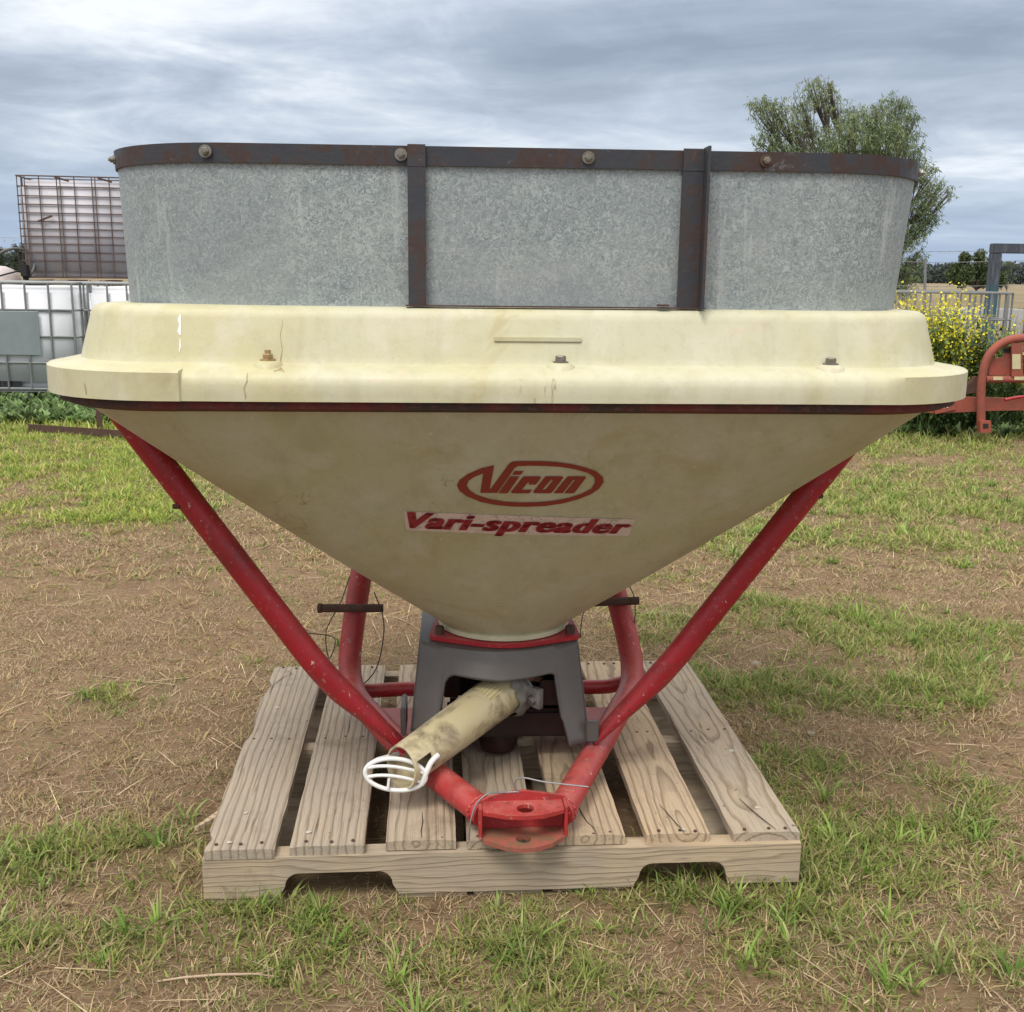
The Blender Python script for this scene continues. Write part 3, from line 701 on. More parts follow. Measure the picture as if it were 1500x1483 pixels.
def off_ring(ring, d):
    """inward offset of a rounded ring by its own normals"""
    n = len(ring); out = []
    for i in range(n):
        x, y = ring[i]
        cx = max(-HW+HR, min(HW-HR, x)); cy = max(-HD+HR, min(HD-HR, y))
        v = Vector((x-cx, y-cy))
        if v.length < 1e-6: v = Vector((0, -1))
        v.normalize(); dd = d[i] if hasattr(d, '__len__') else d
        out.append((x-v.x*dd, y-v.y*dd))
    return out
for k in range(20):
    ins = [prof_pt(i, k)[0] for i in range(len(base))]; rg = off_ring(base, ins)
    rings.append([(x, y, prof_pt(i, k)[1]+.002*noise.noise(Vector((x*2.5, y*2.5, 1)))) for i, (x, y) in enumerate(rg)])
Vv, Fc = loft(rings)
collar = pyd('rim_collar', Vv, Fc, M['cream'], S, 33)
MB().box((-.045, -.5385, 1.099), (.105, -.528, 1.107), Matrix.Rotation(0, 4, 'X'), bev=.001).build('moulded_rib', M['cream'], collar)
# bosses and bolts round the ledge
def boss_bolt(x, y, kind, side=0):
    mb = MB(); c = Vector((x, y, 1.056))
    mb.tube([c+Vector((0, 0, -.014)), c+Vector((0, 0, .0035)), c+Vector((0, 0, .0092))], [.029, .0245, .015], 28)
    bs = mb.build('bolt_boss', M['cream'], collar, 50)
    mt = M['brass'] if kind == 'y' else M['zinc']
    mb = MB().tube([c+Vector((0, 0, .009)), c+Vector((0, 0, .0115))], .0135, 16).hexn(c+Vector((0, 0, .0115)), .0092, .0095)
    if kind == 'y': mb.tube([c+Vector((0, 0, .0205)), c+Vector((0, 0, .027))], .0052, 10)
    mb.build('rim_bolt', mt, collar)
for p in [(-.425, -.555, 'y'), (.068, -.555, 'z'), (.535, -.555, 'z'), (-.812+.03, -.36+.04, 'y'), (.812-.028, -.32, 'z'), (-.4, .555, 'z'), (.4, .555, 'z'), (.787, .3, 'z'), (-.787, .3, 'z')]: boss_bolt(*p)
# steel hoop under the rim
def ring_at(d, z, hw=HW, hd=HD): return [(x, y, z) for x, y in off_ring(base, d)]
Vv, Fc = loft([ring_at(.055, .9985), ring_at(.014, .9985), ring_at(.014, .9875), ring_at(.016, .987), ring_at(.034, .980), ring_at(.046, .981), ring_at(.055, .9985)])
M['hoop'] = m_red('rusting_hoop', (.11, .016, .016), .2)
t = NT('hoop_rust_and_red'); a = t.noise(5, 5, .6, 0, t.mp((1, 1, 1), (2, 0, 0))); b = t.noise(60, 6, .75)
c_ = t.mix(t.step(a, .44, .54), (.13, .02, .018), (.05, .028, .024)); c_ = t.mix(t.math('MULTIPLY', t.step(b, .52, .6), .7), c_, (.13, .055, .035))
M['hoop'] = t.set(c_, .8, 0, b, .7, .002)
pyd('rim_hoop', Vv, Fc, M['hoop'], S, 35)
# funnel
fr = [(.984, 1.0), (.975, .995)]
rings = []
top = rrect(.806, .575, .235, XS); n = len(top)
zt, zb = .990, .445
NR = 34
for j in range(NR+1):
    s = j/NR; z = zt+(zb-zt)*s
    e = s*.985; e = e - .014*math.sin(PI*s)
    # belly: flanks stay fuller low down, then close on the neck
    ff = min(1.0, max(0.0, e))
    rg = []
    for i in range(n):
        tx, ty = top[i]; a = 0
        # circle target at matching bearing
        ca = math.atan2(ty, tx); cxn, cyn = .142*math.cos(ca), .142*math.sin(ca)
        if s > .93:
            q = (s-.93)/.07; k2 = (1-q*q*.25)
        else: k2 = 1
        rg.append((tx*(1-ff)+cxn*ff, ty*(1-ff)+cyn*ff, z))
    rings.append(rg)
last = [(x, y) for x, y, _ in rings[-1]]
rings.append([(.143*math.cos(math.atan2(y, x)), .143*math.sin(math.atan2(y, x)), .438) for x, y in last])
Vv, Fc = loft(rings)
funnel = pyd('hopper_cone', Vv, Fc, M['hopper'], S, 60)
bvh = BVHTree.FromPolygons([Vector(v) for v in Vv], Fc)
nk = []
for rr_, z in [(.143, .440), (.1505, .4385), (.1505, .4285), (.145, .4265), (.13, .4265)]:
    nk.append([(rr_*math.cos(2*PI*k/64), rr_*math.sin(2*PI*k/64), z) for k in range(64)])
Vv, Fc = loft(nk); pyd('neck_ring', Vv, Fc, M['cream'], S, 40)
def stick(Vs, Fs, name, mat, parent, off=.0012, bvh=bvh):
    """lay a flat XZ drawing on the front of the cone"""
    bm = bmesh.new(); vs = [bm.verts.new((x, 0, z)) for x, z in Vs]
    for f in Fs:
        try: bm.faces.new([vs[i] for i in f])
        except ValueError: pass
    for _ in range(6):
        le = [e for e in bm.edges if e.calc_length() > .012]
        if not le: break
        bmesh.ops.subdivide_edges(bm, edges=le, cuts=1); bmesh.ops.triangulate(bm, faces=bm.faces)
    for v in bm.verts:
        h = bvh.ray_cast(Vector((v.co.x, -2, v.co.z)), Vector((0, 1, 0)))
        if h[0] is not None:
            nrm = h[1] if h[1].y < 0 else -h[1]
            v.co = h[0]+nrm*off
    bm.verts.index_update(); V2 = [v.co.copy() for v in bm.verts]; F2 = [[v.index for v in f.verts] for f in bm.faces]; bm.free()
    o = pyd(name, V2, F2, mat, parent); return o
def C5(px, py):      # logo drawing units -> local x,z on the cone
    X = 660+px/6.25; Y = 660+py/6.25
    return ((X-776)*.001255+.026, .8385-(Y-708.5)*.00140)
def smoothc(pts, it=1):
    return pts
outer = [(390, 128), (270, 158), (150, 215), (80, 270), (58, 320), (80, 375), (150, 430), (280, 485), (420, 515), (560, 530), (720, 533), (880, 525), (1040, 500), (1180, 460), (1290, 410), (1360, 355), (1395, 290), (1380, 240), (1320, 190), (1220, 150), (1080, 115), (940, 95), (800, 88), (640, 88), (560, 92), (530, 105), (510, 130), (366, 355), (357, 355)]
inner = [(293, 205), (215, 240), (165, 275), (147, 320), (170, 365), (240, 415), (360, 455), (500, 480), (640, 488), (800, 486), (960, 470), (1100, 440), (1210, 400), (1290, 350), (1315, 290), (1300, 240), (1240, 200), (1120, 165), (980, 142), (860, 134), (700, 132), (600, 136), (572, 155), (432, 385), (424, 394), (272, 394)]
lets = [[(575, 182), (655, 182), (630, 218), (550, 218)], [(537, 232), (622, 232), (530, 385), (520, 397), (438, 397)],
        [(650, 242), (664, 232), (805, 232), (818, 245), (775, 312), (706, 312), (718, 292), (700, 292), (650, 362), (745, 362), (722, 397), (562, 397), (553, 384)],
        [(1050, 244), (1062, 232), (1215, 232), (1226, 245), (1146, 380), (1130, 397), (1045, 397), (1128, 270), (1112, 266), (1030, 397), (945, 397)]]
polys = [[outer, inner]]+[[l] for l in lets]+[[[(848, 244), (860, 232), (1008, 232), (1020, 246), (936, 382), (915, 397), (768, 397), (756, 382)], [(912, 264), (930, 270), (868, 358), (838, 364)]]]
Vl, Fl = [], []
for pg in polys:
    loops = [[Vector((*C5(*p), 0)) for p in lp] for lp in pg]; flat = [v for lp in loops for v in lp]
    b = len(Vl); Vl += [(v.x, v.y) for v in flat]; Fl += [tuple(i+b for i in t_) for t_ in tessellate_polygon(loops)]
stick(Vl, Fl, 'oval_logo', M['logo'], funnel)
def D(px, py): return ((px-760)*.001290+.013, .745-(py-772)*.00150)
cs = [D(589, 752), D(760, 758), D(931, 765), D(926, 792), D(760, 788), D(591, 782)]
stk = stick(cs, [(0, 1, 4, 5), (1, 2, 3, 4)], 'name_sticker', M['sticker'], funnel, .0010)
def text_mesh(body, size=1.0, offset=0.0, shear=0.0, spacing=1.0):
    cu_ = bpy.data.curves.new('t', 'FONT'); cu_.body = body; cu_.size = size; cu_.offset = offset; cu_.shear = shear; cu_.space_character = spacing; cu_.resolution_u = 4
    ob = bpy.data.objects.new('t', cu_); COL.objects.link(ob)
    dg = bpy.context.evaluated_depsgraph_get(); me = bpy.data.meshes.new_from_object(ob.evaluated_get(dg))
    Vt = [(v.co.x, v.co.y) for v in me.vertices]; Ft = [tuple(p.vertices) for p in me.polygons]
    bpy.data.objects.remove(ob); bpy.data.meshes.remove(me)
    return Vt, Ft
Vt, Ft = text_mesh('Vari-spreader', 1.0, .022, .36, 1.10)
x0, x1 = min(v[0] for v in Vt), max(v[0] for v in Vt)
y1 = max(v[1] for v in Vt)
a0 = D(596, 777); a1 = D(925, 787); tw = a1[0]-a0[0]
cap = .0385
Vt2 = []
for x, y in Vt:
    u = (x-x0)/(x1-x0); Vt2.append((a0[0]+u*tw, a0[1]+(a1[1]-a0[1])*u+y/.73*cap*(1-.12*u)))
VA, FA_ = [], []
for kk, dx in enumerate((-.0030, -.001, .001, .0030)):
    bb = len(VA); VA += [(x+dx, z) for x, z in Vt2]; FA_ += [tuple(i+bb for i in f) for f in Ft]
nl = stick(VA, FA_, 'name_lettering', M['text'], funnel, .0022)
ofs = [0]*len(nl.data.vertices)

cbv = BVHTree.FromPolygons([v.co.copy() for v in collar.data.vertices], [tuple(p.vertices) for p in collar.data.polygons])
def ribbon(pts, wd, name, mat, parent, off, bv, Yv):
    P = [Lc(atY(px, py, Yv)) for px, py in pts]; Vr = []
    for i, p in enumerate(P):
        d = (P[min(i+1, len(P)-1)]-P[max(i-1, 0)]); nrm = Vector((-d.z, 0, d.x)).normalized(); w_ = wd[i] if isinstance(wd, (list, tuple)) else wd
        Vr += [(p.x-nrm.x*w_, p.z-nrm.z*w_), (p.x+nrm.x*w_, p.z+nrm.z*w_)]
    return stick(Vr, [(2*i, 2*i+1, 2*i+3, 2*i+2) for i in range(len(P)-1)], name, mat, parent, off, bv)
M['crackc'] = paint('dirty_crack', (.42, .33, .19), (.26, .18, .10), .9, 0, 90, 1)
M['drip'] = paint('white_paint_drip', (.82, .82, .78), None, .6)
ribbon([(366, 545), (367, 556), (363, 566), (365, 577), (363, 587)], [.0005, .0011, .0006, .0010, .0005], 'crack', M['crackc'], collar, .0006, cbv, 1.83)
ribbon([(414, 470), (411, 492), (415, 512), (413, 528), (418, 541)], [.0002, .0004, .0004, .0009, .0004], 'crack', M['crackc'], collar, .0006, cbv, 1.87)
ribbon([(409, 540), (418, 537), (424, 541)], [.0008, .0014, .0006], 'crack', M['crackc'], collar, .0006, cbv, 1.87)
ribbon([(153, 553), (156, 568), (160, 577)], [.0005, .0012, .0006], 'scratch', M['crackc'], collar, .0006, cbv, 1.92)
ribbon([(267, 461), (266, 468), (268, 476), (267, 484), (269, 490)], [.0012, .0026, .0016, .003, .0012], 'paint_drip', M['drip'], collar, .0007, cbv, 1.88)
ribbon([(269, 495), (270, 506), (269, 515)], [.0006, .0012, .0004], 'paint_drip', M['drip'], collar, .0007, cbv, 1.88)
for q_ in [[(695, 884), (712, 887), (730, 886), (752, 889)], [(700, 890), (722, 892), (741, 891)], [(776, 893), (790, 891), (803, 892)]]:
    ribbon(q_, [.0004]+[.0012]*(len(q_)-2)+[.0004], 'scuff', M['decal'], funnel, .0006, bvh, 2.2)
for q_ in [[(1010, 775), (1060, 735), (1110, 700), (1160, 668)], [(985, 790), (1040, 742), (1090, 705)]]:
    ribbon(q_, [.0002]+[.0006]*(len(q_)-2)+[.0002], 'scuff', M['decal'], funnel, .0006, bvh, 2.05)
# galvanised extension
def gring(hw, hd, r, z, dx=.015): return [(x+dx, y, z) for x, y in rrect(hw, hd, r, (.1, .2, .3, .4, .5, -.1, -.2, -.3, -.4, -.5))]
gp = [(0, 1.06), (.0, 1.15), (.25, 1.22), (.5, 1.29), (.75, 1.35), (1, 1.412)]
rings = [gring(.736+.013*s, .490+.008*s, .25, z, .008+.007*s) for s, z in gp] + [gring(.744, .495, .25, 1.412)] + [gring(.733+.011*s, .487+.008*s, .25, z, .008+.007*s) for s, z in reversed(gp)]
Vv, Fc = loft(rings); ext = pyd('hopper_extension', Vv, Fc, M['galv'], S, 50)
bd = [gring(.7475, .4985, .25, 1.388), gring(.7525, .5035, .255, 1.388), gring(.7535, .5045, .255, 1.4195), gring(.7415, .4925, .245, 1.4195), gring(.7415, .4925, .245, 1.413), gring(.7475, .4985, .25, 1.413), gring(.7475, .4985, .25, 1.388)]
Vv, Fc = loft(bd); band = pyd('top_band', Vv, Fc, M['steel'], ext, 35)
def lxz(px, py, Yv=1.92):
    p = Lc(atY(px, py, Yv)); return p.x, p.z
yf = -.5045
ua = lxz(611, 300)[0]
MB().box((ua-.0150, yf-.0058, 1.1572), (ua+.0150, yf+.004, 1.387)).box((ua-.0150, yf-.0065, 1.386), (ua+.0150, yf-.0015, 1.4215)).build('flat_bar', M['steel'], ext)
ub = lxz(1016, 300)[0]
MB().box((ub-.019, yf-.0058, 1.1572), (ub+.016, yf+.004, 1.386)).box((ub-.019, yf-.0068, 1.386), (ub+.016, yf-.0015, 1.422)).box((ub+.0162, yf-.034, 1.1572), (ub+.0212, yf+.002, 1.424)).build('angle_bar', M['steel'], ext)
MB().box((ua-.02, yf-.007, 1.1560), (ub+.03, yf+.01, 1.1582)).box((ub-.055, yf-.0135, 1.16), (ub-.035, yf-.002, 1.1635)).build('foot_strip', M['rust'], ext)
for px, py in ((307, 223), (588, 228), (862, 232), (1126, 238)):
    x, _ = lxz(px, py); c = Vector((x, yf-.0012, 1.405))
    if px == 588: c.y -= .0
    bb_ = MB().tube([c, c+Vector((0, -.002, 0))], .0105, 18).build('washer', M['rust'] if px > 1100 else M['zinc'], ext)
    bb_.name = 'bolt_washer'; MB().hexn(c+Vector((0, -.002, 0)), .0062, .006, (0, -1, 0)).tube([c, c+Vector((0, -.010, 0))], .003, 10).build('band_bolt', M['zinc'], ext)
for sgn in (-1, 1):
    c = Vector((sgn*.7462, -.28, 1.405)); ax = Vector((sgn, -.35, 0)).normalized(); c = Vector((.015+sgn*(.7535-.255+.255*math.cos(R(20))), -.5045+.255-.255*math.sin(R(20))+.0, 1.405)); ax = Vector((sgn*math.cos(R(20)), -math.sin(R(20)), 0))
    MB().tube([c-ax*.001, c+ax*.002], .008, 16).hexn(c+ax*.002, .0058, .005, ax).tube([c, c+ax*.010], .003, 10).build('band_bolt', M['zinc'], ext)

# frame tubes (world points put in the spreader's own frame)
def tb(name, pts, r, mat=None, parent=S, rad=.08, seg=20, flat=None, n=7):
    P = fillet([Lc(p) for p in pts], rad, n)
    return MB().tube(P, r, seg, True).build(name, M[mat or 'red'], parent, 40)
RV = .0285
zL = .178
clv_l = (-.045, 1.985, zL-.01); clv_r = (.100, 1.990, zL-.01)
tb('frame_tube', [clv_l, (-.238, 2.262, zL), (-.410, 2.575, .200), (-.392, 2.660, .40), (-.36, 2.80, .62), (-.36, 2.93, .90)], RV, 'redfaded', rad=.13)
tb('frame_tube', [clv_r, (.213, 2.325, zL), (.318, 2.605, .215), (.285, 2.690, .37), (.20, 2.82, .60), (.22, 2.96, .90)], RV, 'redfaded', rad=.13)
def stay(pts, r0=.0262):
    P = fillet([Lc(p) for p in pts], .07, 8); n_ = len(P); Q = []
    fl = []
    tot = n_-1
    for i in range(n_):
        d = (P[i]-P[-1]).length; f = max(0, 1-d/.20); fl.append((1+.18*f, 1-.62*f))
    return MB().tube(P, r0, 20, True, fl).build('stay_tube', M['red'], S, 40)
stay([atY(164, 585, 2.10), atY(480, 996, 2.15), atY(590, 1092, 2.215)])
stay([atY(1276, 606, 2.22), atY(972, 985, 2.25), atY(872, 1082, 2.262)])
for s in (-1, 1):   # rim feet that carry the stays
    p = Lc(atY(164, 585, 2.10)) if s < 0 else Lc(atY(1276, 606, 2.22))
    MB().box((p.x-.04, p.y-.04, .962), (p.x+.04, p.y+.04, .9705), bev=.001).build('rim_foot', M['red'], S)
for px, py, Yv in ((263, 742, 2.10), (1196, 727, 2.215)):
    p = Lc(atY(px, py, Yv)); MB().hexn(p, .0055, .013, (1 if px > 700 else -1, 0, 0)).build('stay_bolt', M['rust'], S)
p = Lc(atY(253, 668, 2.28)); MB().bar(p+Vector((0, 0, .03)), p+Vector((.006, 0, -.035)), .012, .005).build('hook_strap', M['black'], S)
# cross tubes at the back
tb('cross_tube', [(-.405, 2.585, .195), (-.36, 2.59, .182), (-.29, 2.60, .185), (.25, 2.62, .19), (.30, 2.62, .205)], [.006, .012, .019, .019, .019][0:5] if False else .018, 'red', rad=.02)
# base plate between the V tubes
pl = [(-.30, 2.40), (-.25, 2.335), (.215, 2.375), (.265, 2.44), (.25, 2.52), (-.32, 2.50)]
pc = [Lc((x, y, 0)) for x, y in pl]
bm_ = MB(); nP = len(pc); bm_.add([(p.x, p.y, .168) for p in pc]+[(p.x, p.y, .176) for p in pc], [tuple(range(nP))[::-1], tuple(range(nP, 2*nP))]+[(i, (i+1) % nP, (i+1) % nP+nP, i+nP) for i in range(nP)]); bm_.build('base_plate', M['redfaded'], S)
# linkage pins
pinL = MB().tube([Lc((-.480, 2.60, .396)), Lc((-.478+.16, 2.612, .394))], .0105, 14).tube([Lc((-.478, 2.60, .396)), Lc((-.470, 2.60, .396))], .0125, 14).build('linkage_pin', M['rust'], S, 40)
pinR = MB().tube([Lc((.20, 2.66, .40)), Lc((.325, 2.665, .405))], .0105, 14).build('linkage_pin', M['rust'], S, 40)
def cable(pts, r, name, mat, parent, w2l=True):
    P = [Lc(p) for p in pts] if w2l else [Vector(p) for p in pts]
    Q = []
    for i in range(len(P)-1):
        p0 = P[max(i-1, 0)]; p1 = P[i]; p2 = P[i+1]; p3 = P[min(i+2, len(P)-1)]
        for k in range(6):
            t_ = k/6; Q.append(.5*((2*p1)+(p2-p0)*t_+(2*p0-5*p1+4*p2-p3)*t_*t_+(3*p1-p0-3*p2+p3)*t_**3))
    Q.append(P[-1]); return MB().tube(Q, r, 7).build(name, M[mat], parent, 60)
cable([atY(548, 868, 2.60), atY(560, 900, 2.60), atY(562, 930, 2.60), atY(553, 975, 2.60), atY(535, 1000, 2.6), atY(515, 1007, 2.62)], .0016, 'retaining_cable', 'cable', pinL)
cable([atY(512, 845, 2.62), atY(500, 880, 2.62), atY(478, 925, 2.6), atY(482, 965, 2.6), atY(490, 935, 2.6), atY(452, 928, 2.6)], .0014, 'retaining_cable', 'cable', pinL)
cable([atY(918, 852, 2.66), atY(929, 875, 2.66), atY(930, 905, 2.66), atY(926, 938, 2.66)], .0014, 'retaining_cable', 'cable', pinR)
cable([atY(856, 892, 2.66), atY(852, 910, 2.66), atY(850, 935, 2.66)], .0014, 'retaining_cable', 'cable', pinR)
# drawbar clevis
cx0 = Lc((.028, 1.96, 0)); CM = Matrix.Translation((cx0.x, cx0.y, 0)) @ Matrix.Rotation(R(1.5), 4, 'Z')
def plate_hole(outl, hc, hr, z0, z1, Mx):
    hole = [(hc[0]+hr*math.cos(-2*PI*k/18), hc[1]+hr*math.sin(-2*PI*k/18)) for k in range(18)]
    loops = [[Vector((*p, 0)) for p in outl], [Vector((*p, 0)) for p in hole]]
    tri = tessellate_polygon(loops); allp = outl+hole; n_ = len(allp); no = len(outl)
    Vv = [(x, y, z0) for x, y in allp]+[(x, y, z1) for x, y in allp]
    Fs = [tuple(t_) for t_ in tri]+[tuple(i+n_ for i in reversed(t_)) for t_ in tri]
    Fs += [(i, (i+1) % no, (i+1) % no+n_, i+n_) for i in range(no)]+[(no+i, no+(i+1) % 18, no+(i+1) % 18+n_, no+i+n_) for i in range(18)]
    return [Mx @ Vector(v) for v in Vv], Fs
hx = [(-.080, .028), (-.080, -.022), (-.035, -.044), (.0, -.049), (.038, -.044), (.080, -.020), (.080, .028)]
bp = MB().prism([(-.085, .137), (.085, .137), (.085, .205), (.060, .209), (.008, .217), (-.012, .217), (-.065, .206), (-.085, .195)], (.026, .034), CM)
bp.box((-.0868, -.018, .139), (-.0802, .0255, .203), CM, .0012).box((.0802, -.016, .139), (.0868, .0255, .203), CM, .0012)
clv = bp.build('clevis_bracket', M['redfaded'], S)
hx2 = [(x, y) for x, y in hx]
Vv, Fs = plate_hole([(x*.99, y if y > 0 else y*.8) for x, y in hx2], (.004, -.008), .0170, .190, .198, CM); pyd('upper_clevis_plate', Vv, Fs, M['redfaded'], clv)
hxb = [(-.079, .024), (-.079, -.020), (-.035, -.050), (-.005, -.058), (.020, -.056), (.055, -.040), (.079, -.016), (.079, .024)]
t = NT('rust_worn_red'); a = t.noise(30, 6, .65)
M['wornred'] = t.set(t.mix(t.step(a, .44, .58), (.32, .085, .06), (.20, .10, .055)), .8, 0, a, .5, .002)
Vv, Fs = plate_hole(hxb, (.0, -.022), .0150, .132, .141, CM); pyd('lower_clevis_plate', Vv, Fs, M['wornred'], clv)

# red outlet plate, guard, gearbox
cand = [(.160*math.cos(2*PI*k/96), .160*math.sin(2*PI*k/96)) for k in range(96)]
for ex in (-1, 1):
    for exx, ey in ((.146, -.088), (.132, .132)): cand += [(ex*exx+.022*math.cos(2*PI*k/16), ey+.022*math.sin(2*PI*k/16)) for k in range(16)]
def hull(P):
    P = sorted(set(P)); o_ = []
    for seq in (P, P[::-1]):
        h_ = []
        for p in seq:
            while len(h_) > 1 and (h_[-1][0]-h_[-2][0])*(p[1]-h_[-2][1])-(h_[-1][1]-h_[-2][1])*(p[0]-h_[-2][0]) <= 0: h_.pop()
            h_.append(p)
        o_ += h_[:-1]
    return o_
oc = hull(cand)
Vv, Fc = loft([[(x*.6, y*.6, .4255) for x, y in oc], [(x, y, .4255) for x, y in oc], [(x, y, .4160) for x, y in oc], [(x*.6, y*.6, .4160) for x, y in oc]])
oplate = pyd('outlet_plate', Vv, Fc, M['red'], S, 35)
for sx in (-1, 1):
    for sx_b, sy_b in ((.146, -.088), (.132, .132)): MB().hexn((sx*sx_b, sy_b, .4255), .011, .018).build('plate_bolt', M['rust'], oplate)
gx0 = -.014
def hwz(z): return .174+(.44-z)*.105
def guard_front(sgn, name):
    rows = 14; cols = []
    U = [-1, -.96, -.9, -.84, -.78, -.74, -.72, -.70, -.68, -.66, -.62, -.56, -.5, -.4, -.3, -.2, -.1, 0, .1, .2, .3, .4, .5, .56, .6, .64, .66, .68, .70, .72, .76, .82, .9, .96, 1]
    def zbot(u):
        leg = .236 if u < 0 else .214
        a = abs(u)
        e_ = .70 if u < 0 else .76
        if a > e_: return leg
        k = min(1, (e_-a)/.16); arch = .356+.012*a
        return leg+.075*(1 if a < .7 else 0)+(arch-leg-.075)*math.sqrt(max(0, 1-(1-k)**2))
    def ztop(u): return .414-.0*(1-u*u)
    Vg = []; 
    for u in U:
        zb_, zt_ = zbot(u), ztop(u)
        for j in range(rows+1):
            z = zt_+(zb_-zt_)*j/rows
            x = gx0+u*hwz(z); y = -.098-.072*(1-abs(u)**2)-(.414-z)*.48
            if abs(u) < .7: y -= .006*max(0, 1-(z-zb_)/.03)
            Vg.append((x, y*sgn, z))
    n_ = rows+1; Fg = [(i*n_+j, i*n_+j+1, (i+1)*n_+j+1, (i+1)*n_+j) for i in range(len(U)-1) for j in range(rows)]
    if sgn < 0: Fg = [f[::-1] for f in Fg]
    o = pyd(name, Vg, Fg, M['grey'], None, 45); return o
g = guard_front(1, 'outlet_guard'); g.parent = S
md = g.modifiers.new('s', 'SOLIDIFY'); md.thickness = .007; md.offset = -1
# roof of the guard and its side cheeks
mbs = MB()
top_f = [(gx0+u*hwz(.414), -.098-.072*(1-abs(u)**2), .4142) for u in np.linspace(-1, 1, 15)]
top_b = [(x, .19, z) for x, y, z in top_f]
V_ = top_f+top_b; mbs.add(V_, [(i, i+1, 15+i+1, 15+i) for i in range(14)])
for sg in (-1, 1):
    xa = gx0+sg*hwz(.414); xb = gx0+sg*hwz(.22)
    mbs.add([(xa, -.098, .414), (xa, .19, .414), (xb, .21, .22), (xb, -.192, .22), (xa-sg*.006, -.098, .414), (xa-sg*.006, .19, .414), (xb-sg*.006, .21, .22), (xb-sg*.006, -.192, .22)], [(0, 1, 2, 3), (4, 7, 6, 5), (0, 3, 7, 4), (1, 5, 6, 2), (2, 6, 7, 3)])
mbs.build('guard_cheeks', M['grey'], g)
MB().box((gx0+.188, -.203, .214), (gx0+.216, -.188, .262), bev=.003).build('guard_foot', M['grey'], g)
MB().box((gx0-.216, -.185, .225), (gx0-.204, -.10, .29), bev=.003).build('guard_foot', M['grey'], g)
gb = MB().box((-.10, -.02, .235), (.145, .15, .41), bev=.012).box((-.16, .10, .22), (.15, .13, .41)).tube([(-.012, -.05, .137), (-.012, -.05, .16), (-.012, -.05, .255)], [.040, .047, .050], 24).tube([(.05, -.02, .31), (.15, -.02, .31)], .048, 24).tube([(.085, -.02, .31), (.095, -.02, .31)], .058, 24).tube([(.115, -.02, .31), (.125, -.02, .31)], .058, 24).build('gearbox', M['oil'], S, 40)  # body enlarged and back panel added to fill the guard with dark
MB().box((.0, -.06, .222), (.165, -.03, .25), bev=.004).build('gearbox_bracket', paint('dark_red', (.13, .012, .012), (.03, .012, .01), .5, 0, 20, .9), S)  # deeper red than the frame, with near-black blotches
MB().box((-.13, -.11, .185), (.155, -.03, .252), bev=.008).box((.03, -.10, .255), (.075, -.04, .33), bev=.004).tube([(.10, -.12, .30), (.10, -.05, .30)], .026, 16).tube([(.10, -.128, .30), (.10, -.118, .30)], .034, 6).box((-.14, -.08, .27), (-.10, -.02, .39), bev=.004).build('dark_filler', M['oil'], S, 40)  # dark shapes added so the guard opening reads as deep shade
MB().bar((.02, -.115, .345), (.085, -.09, .318), .03, .012).hexn((.055, -.122, .338), .010, .012, (0, -1, 0)).build('rusty_lug', M['wornred'], S)
def weld(p, ax, r_, name='weld_bead'):
    p = Lc(p); ax = (SI.to_3x3() @ Vector(ax)).normalized(); u = ax.orthogonal().normalized(); v = ax.cross(u)
    P = [p+(u*math.cos(2*PI*k/48)+v*math.sin(2*PI*k/48))*(r_+.001*math.sin(k*2.3))+ax*.0015*math.sin(k*1.7) for k in range(49)]
    MB().tube(P, [.0036+.0009*math.sin(k*2.9) for k in range(49)], 7, False).build(name, M['redfaded'], S, 60)
weld(Vector(clv_l).lerp(Vector((-.238, 2.262, zL)), .06), Vector((-.238, 2.262, zL))-Vector(clv_l), RV)
weld(Vector(clv_r).lerp(Vector((.213, 2.325, zL)), .05), Vector((.213, 2.325, zL))-Vector(clv_r), RV)
# oscillating spout
a_ = Lc((-.000, 2.315, .305)); b_ = Lc((-.221, 2.075, .222)); ax = (b_-a_).normalized()
sd_ = ax.cross(Vector((0, 0, 1))).normalized(); upv = sd_.cross(ax).normalized()
ln_s = (b_-a_).length
NS, NA = 26, 40
t = NT('stained_cream_tube'); st_ = t.noise(14, 6, .65, .5, t.mp((1, 1, 1), (3, 2, 1)))
M['spout'] = t.set(t.mix(t.math('MULTIPLY', t.step(st_, .47, .62), .85), t.mix(t.step(t.noise(5, 3), .4, .6), (.50, .43, .24), (.55, .47, .30)), (.17, .13, .08)), .42, 0, t.noise(8, 3), .3, .003)
Vs, Fs = [], []
def srad(s): return .0505-.0065*s+.006*max(0, 1-s/.10)
for lay in (0, 1):
    for j in range(NS+1):
        s = j/NS
        for k in range(NA):
            an = 2*PI*k/NA; rr_ = srad(s)-(.0035 if lay else 0)
            # mouth: cut back at the top, side slots
            e = s*ln_s
            if j == NS: e += -.012*max(0, math.sin(an))**1.0 + .014*max(0, -math.sin(an))
            p = a_+ax*e+sd_*math.cos(an)*rr_+upv*math.sin(an)*rr_
            Vs.append(p)
def sid(l, j, k): return l*(NS+1)*NA+j*NA+k % NA
def slot(j, k):
    an = (k+.5)/NA*2*PI
    return j in (NS-2, NS-3, NS-4) and (abs(math.cos(an)) > .86 and math.sin(an) > -.25)
for j in range(NS):
    for k in range(NA):
        if slot(j, k): continue
        Fs.append((sid(0, j, k), sid(0, j, k+1), sid(0, j+1, k+1), sid(0, j+1, k))); Fs.append((sid(1, j, k), sid(1, j+1, k), sid(1, j+1, k+1), sid(1, j, k+1)))
Fs += [(sid(0, NS, k), sid(0, NS, k+1), sid(1, NS, k+1), sid(1, NS, k)) for k in range(NA)]
spout = pyd('spout', Vs, Fs, M['spout'], S, 60)
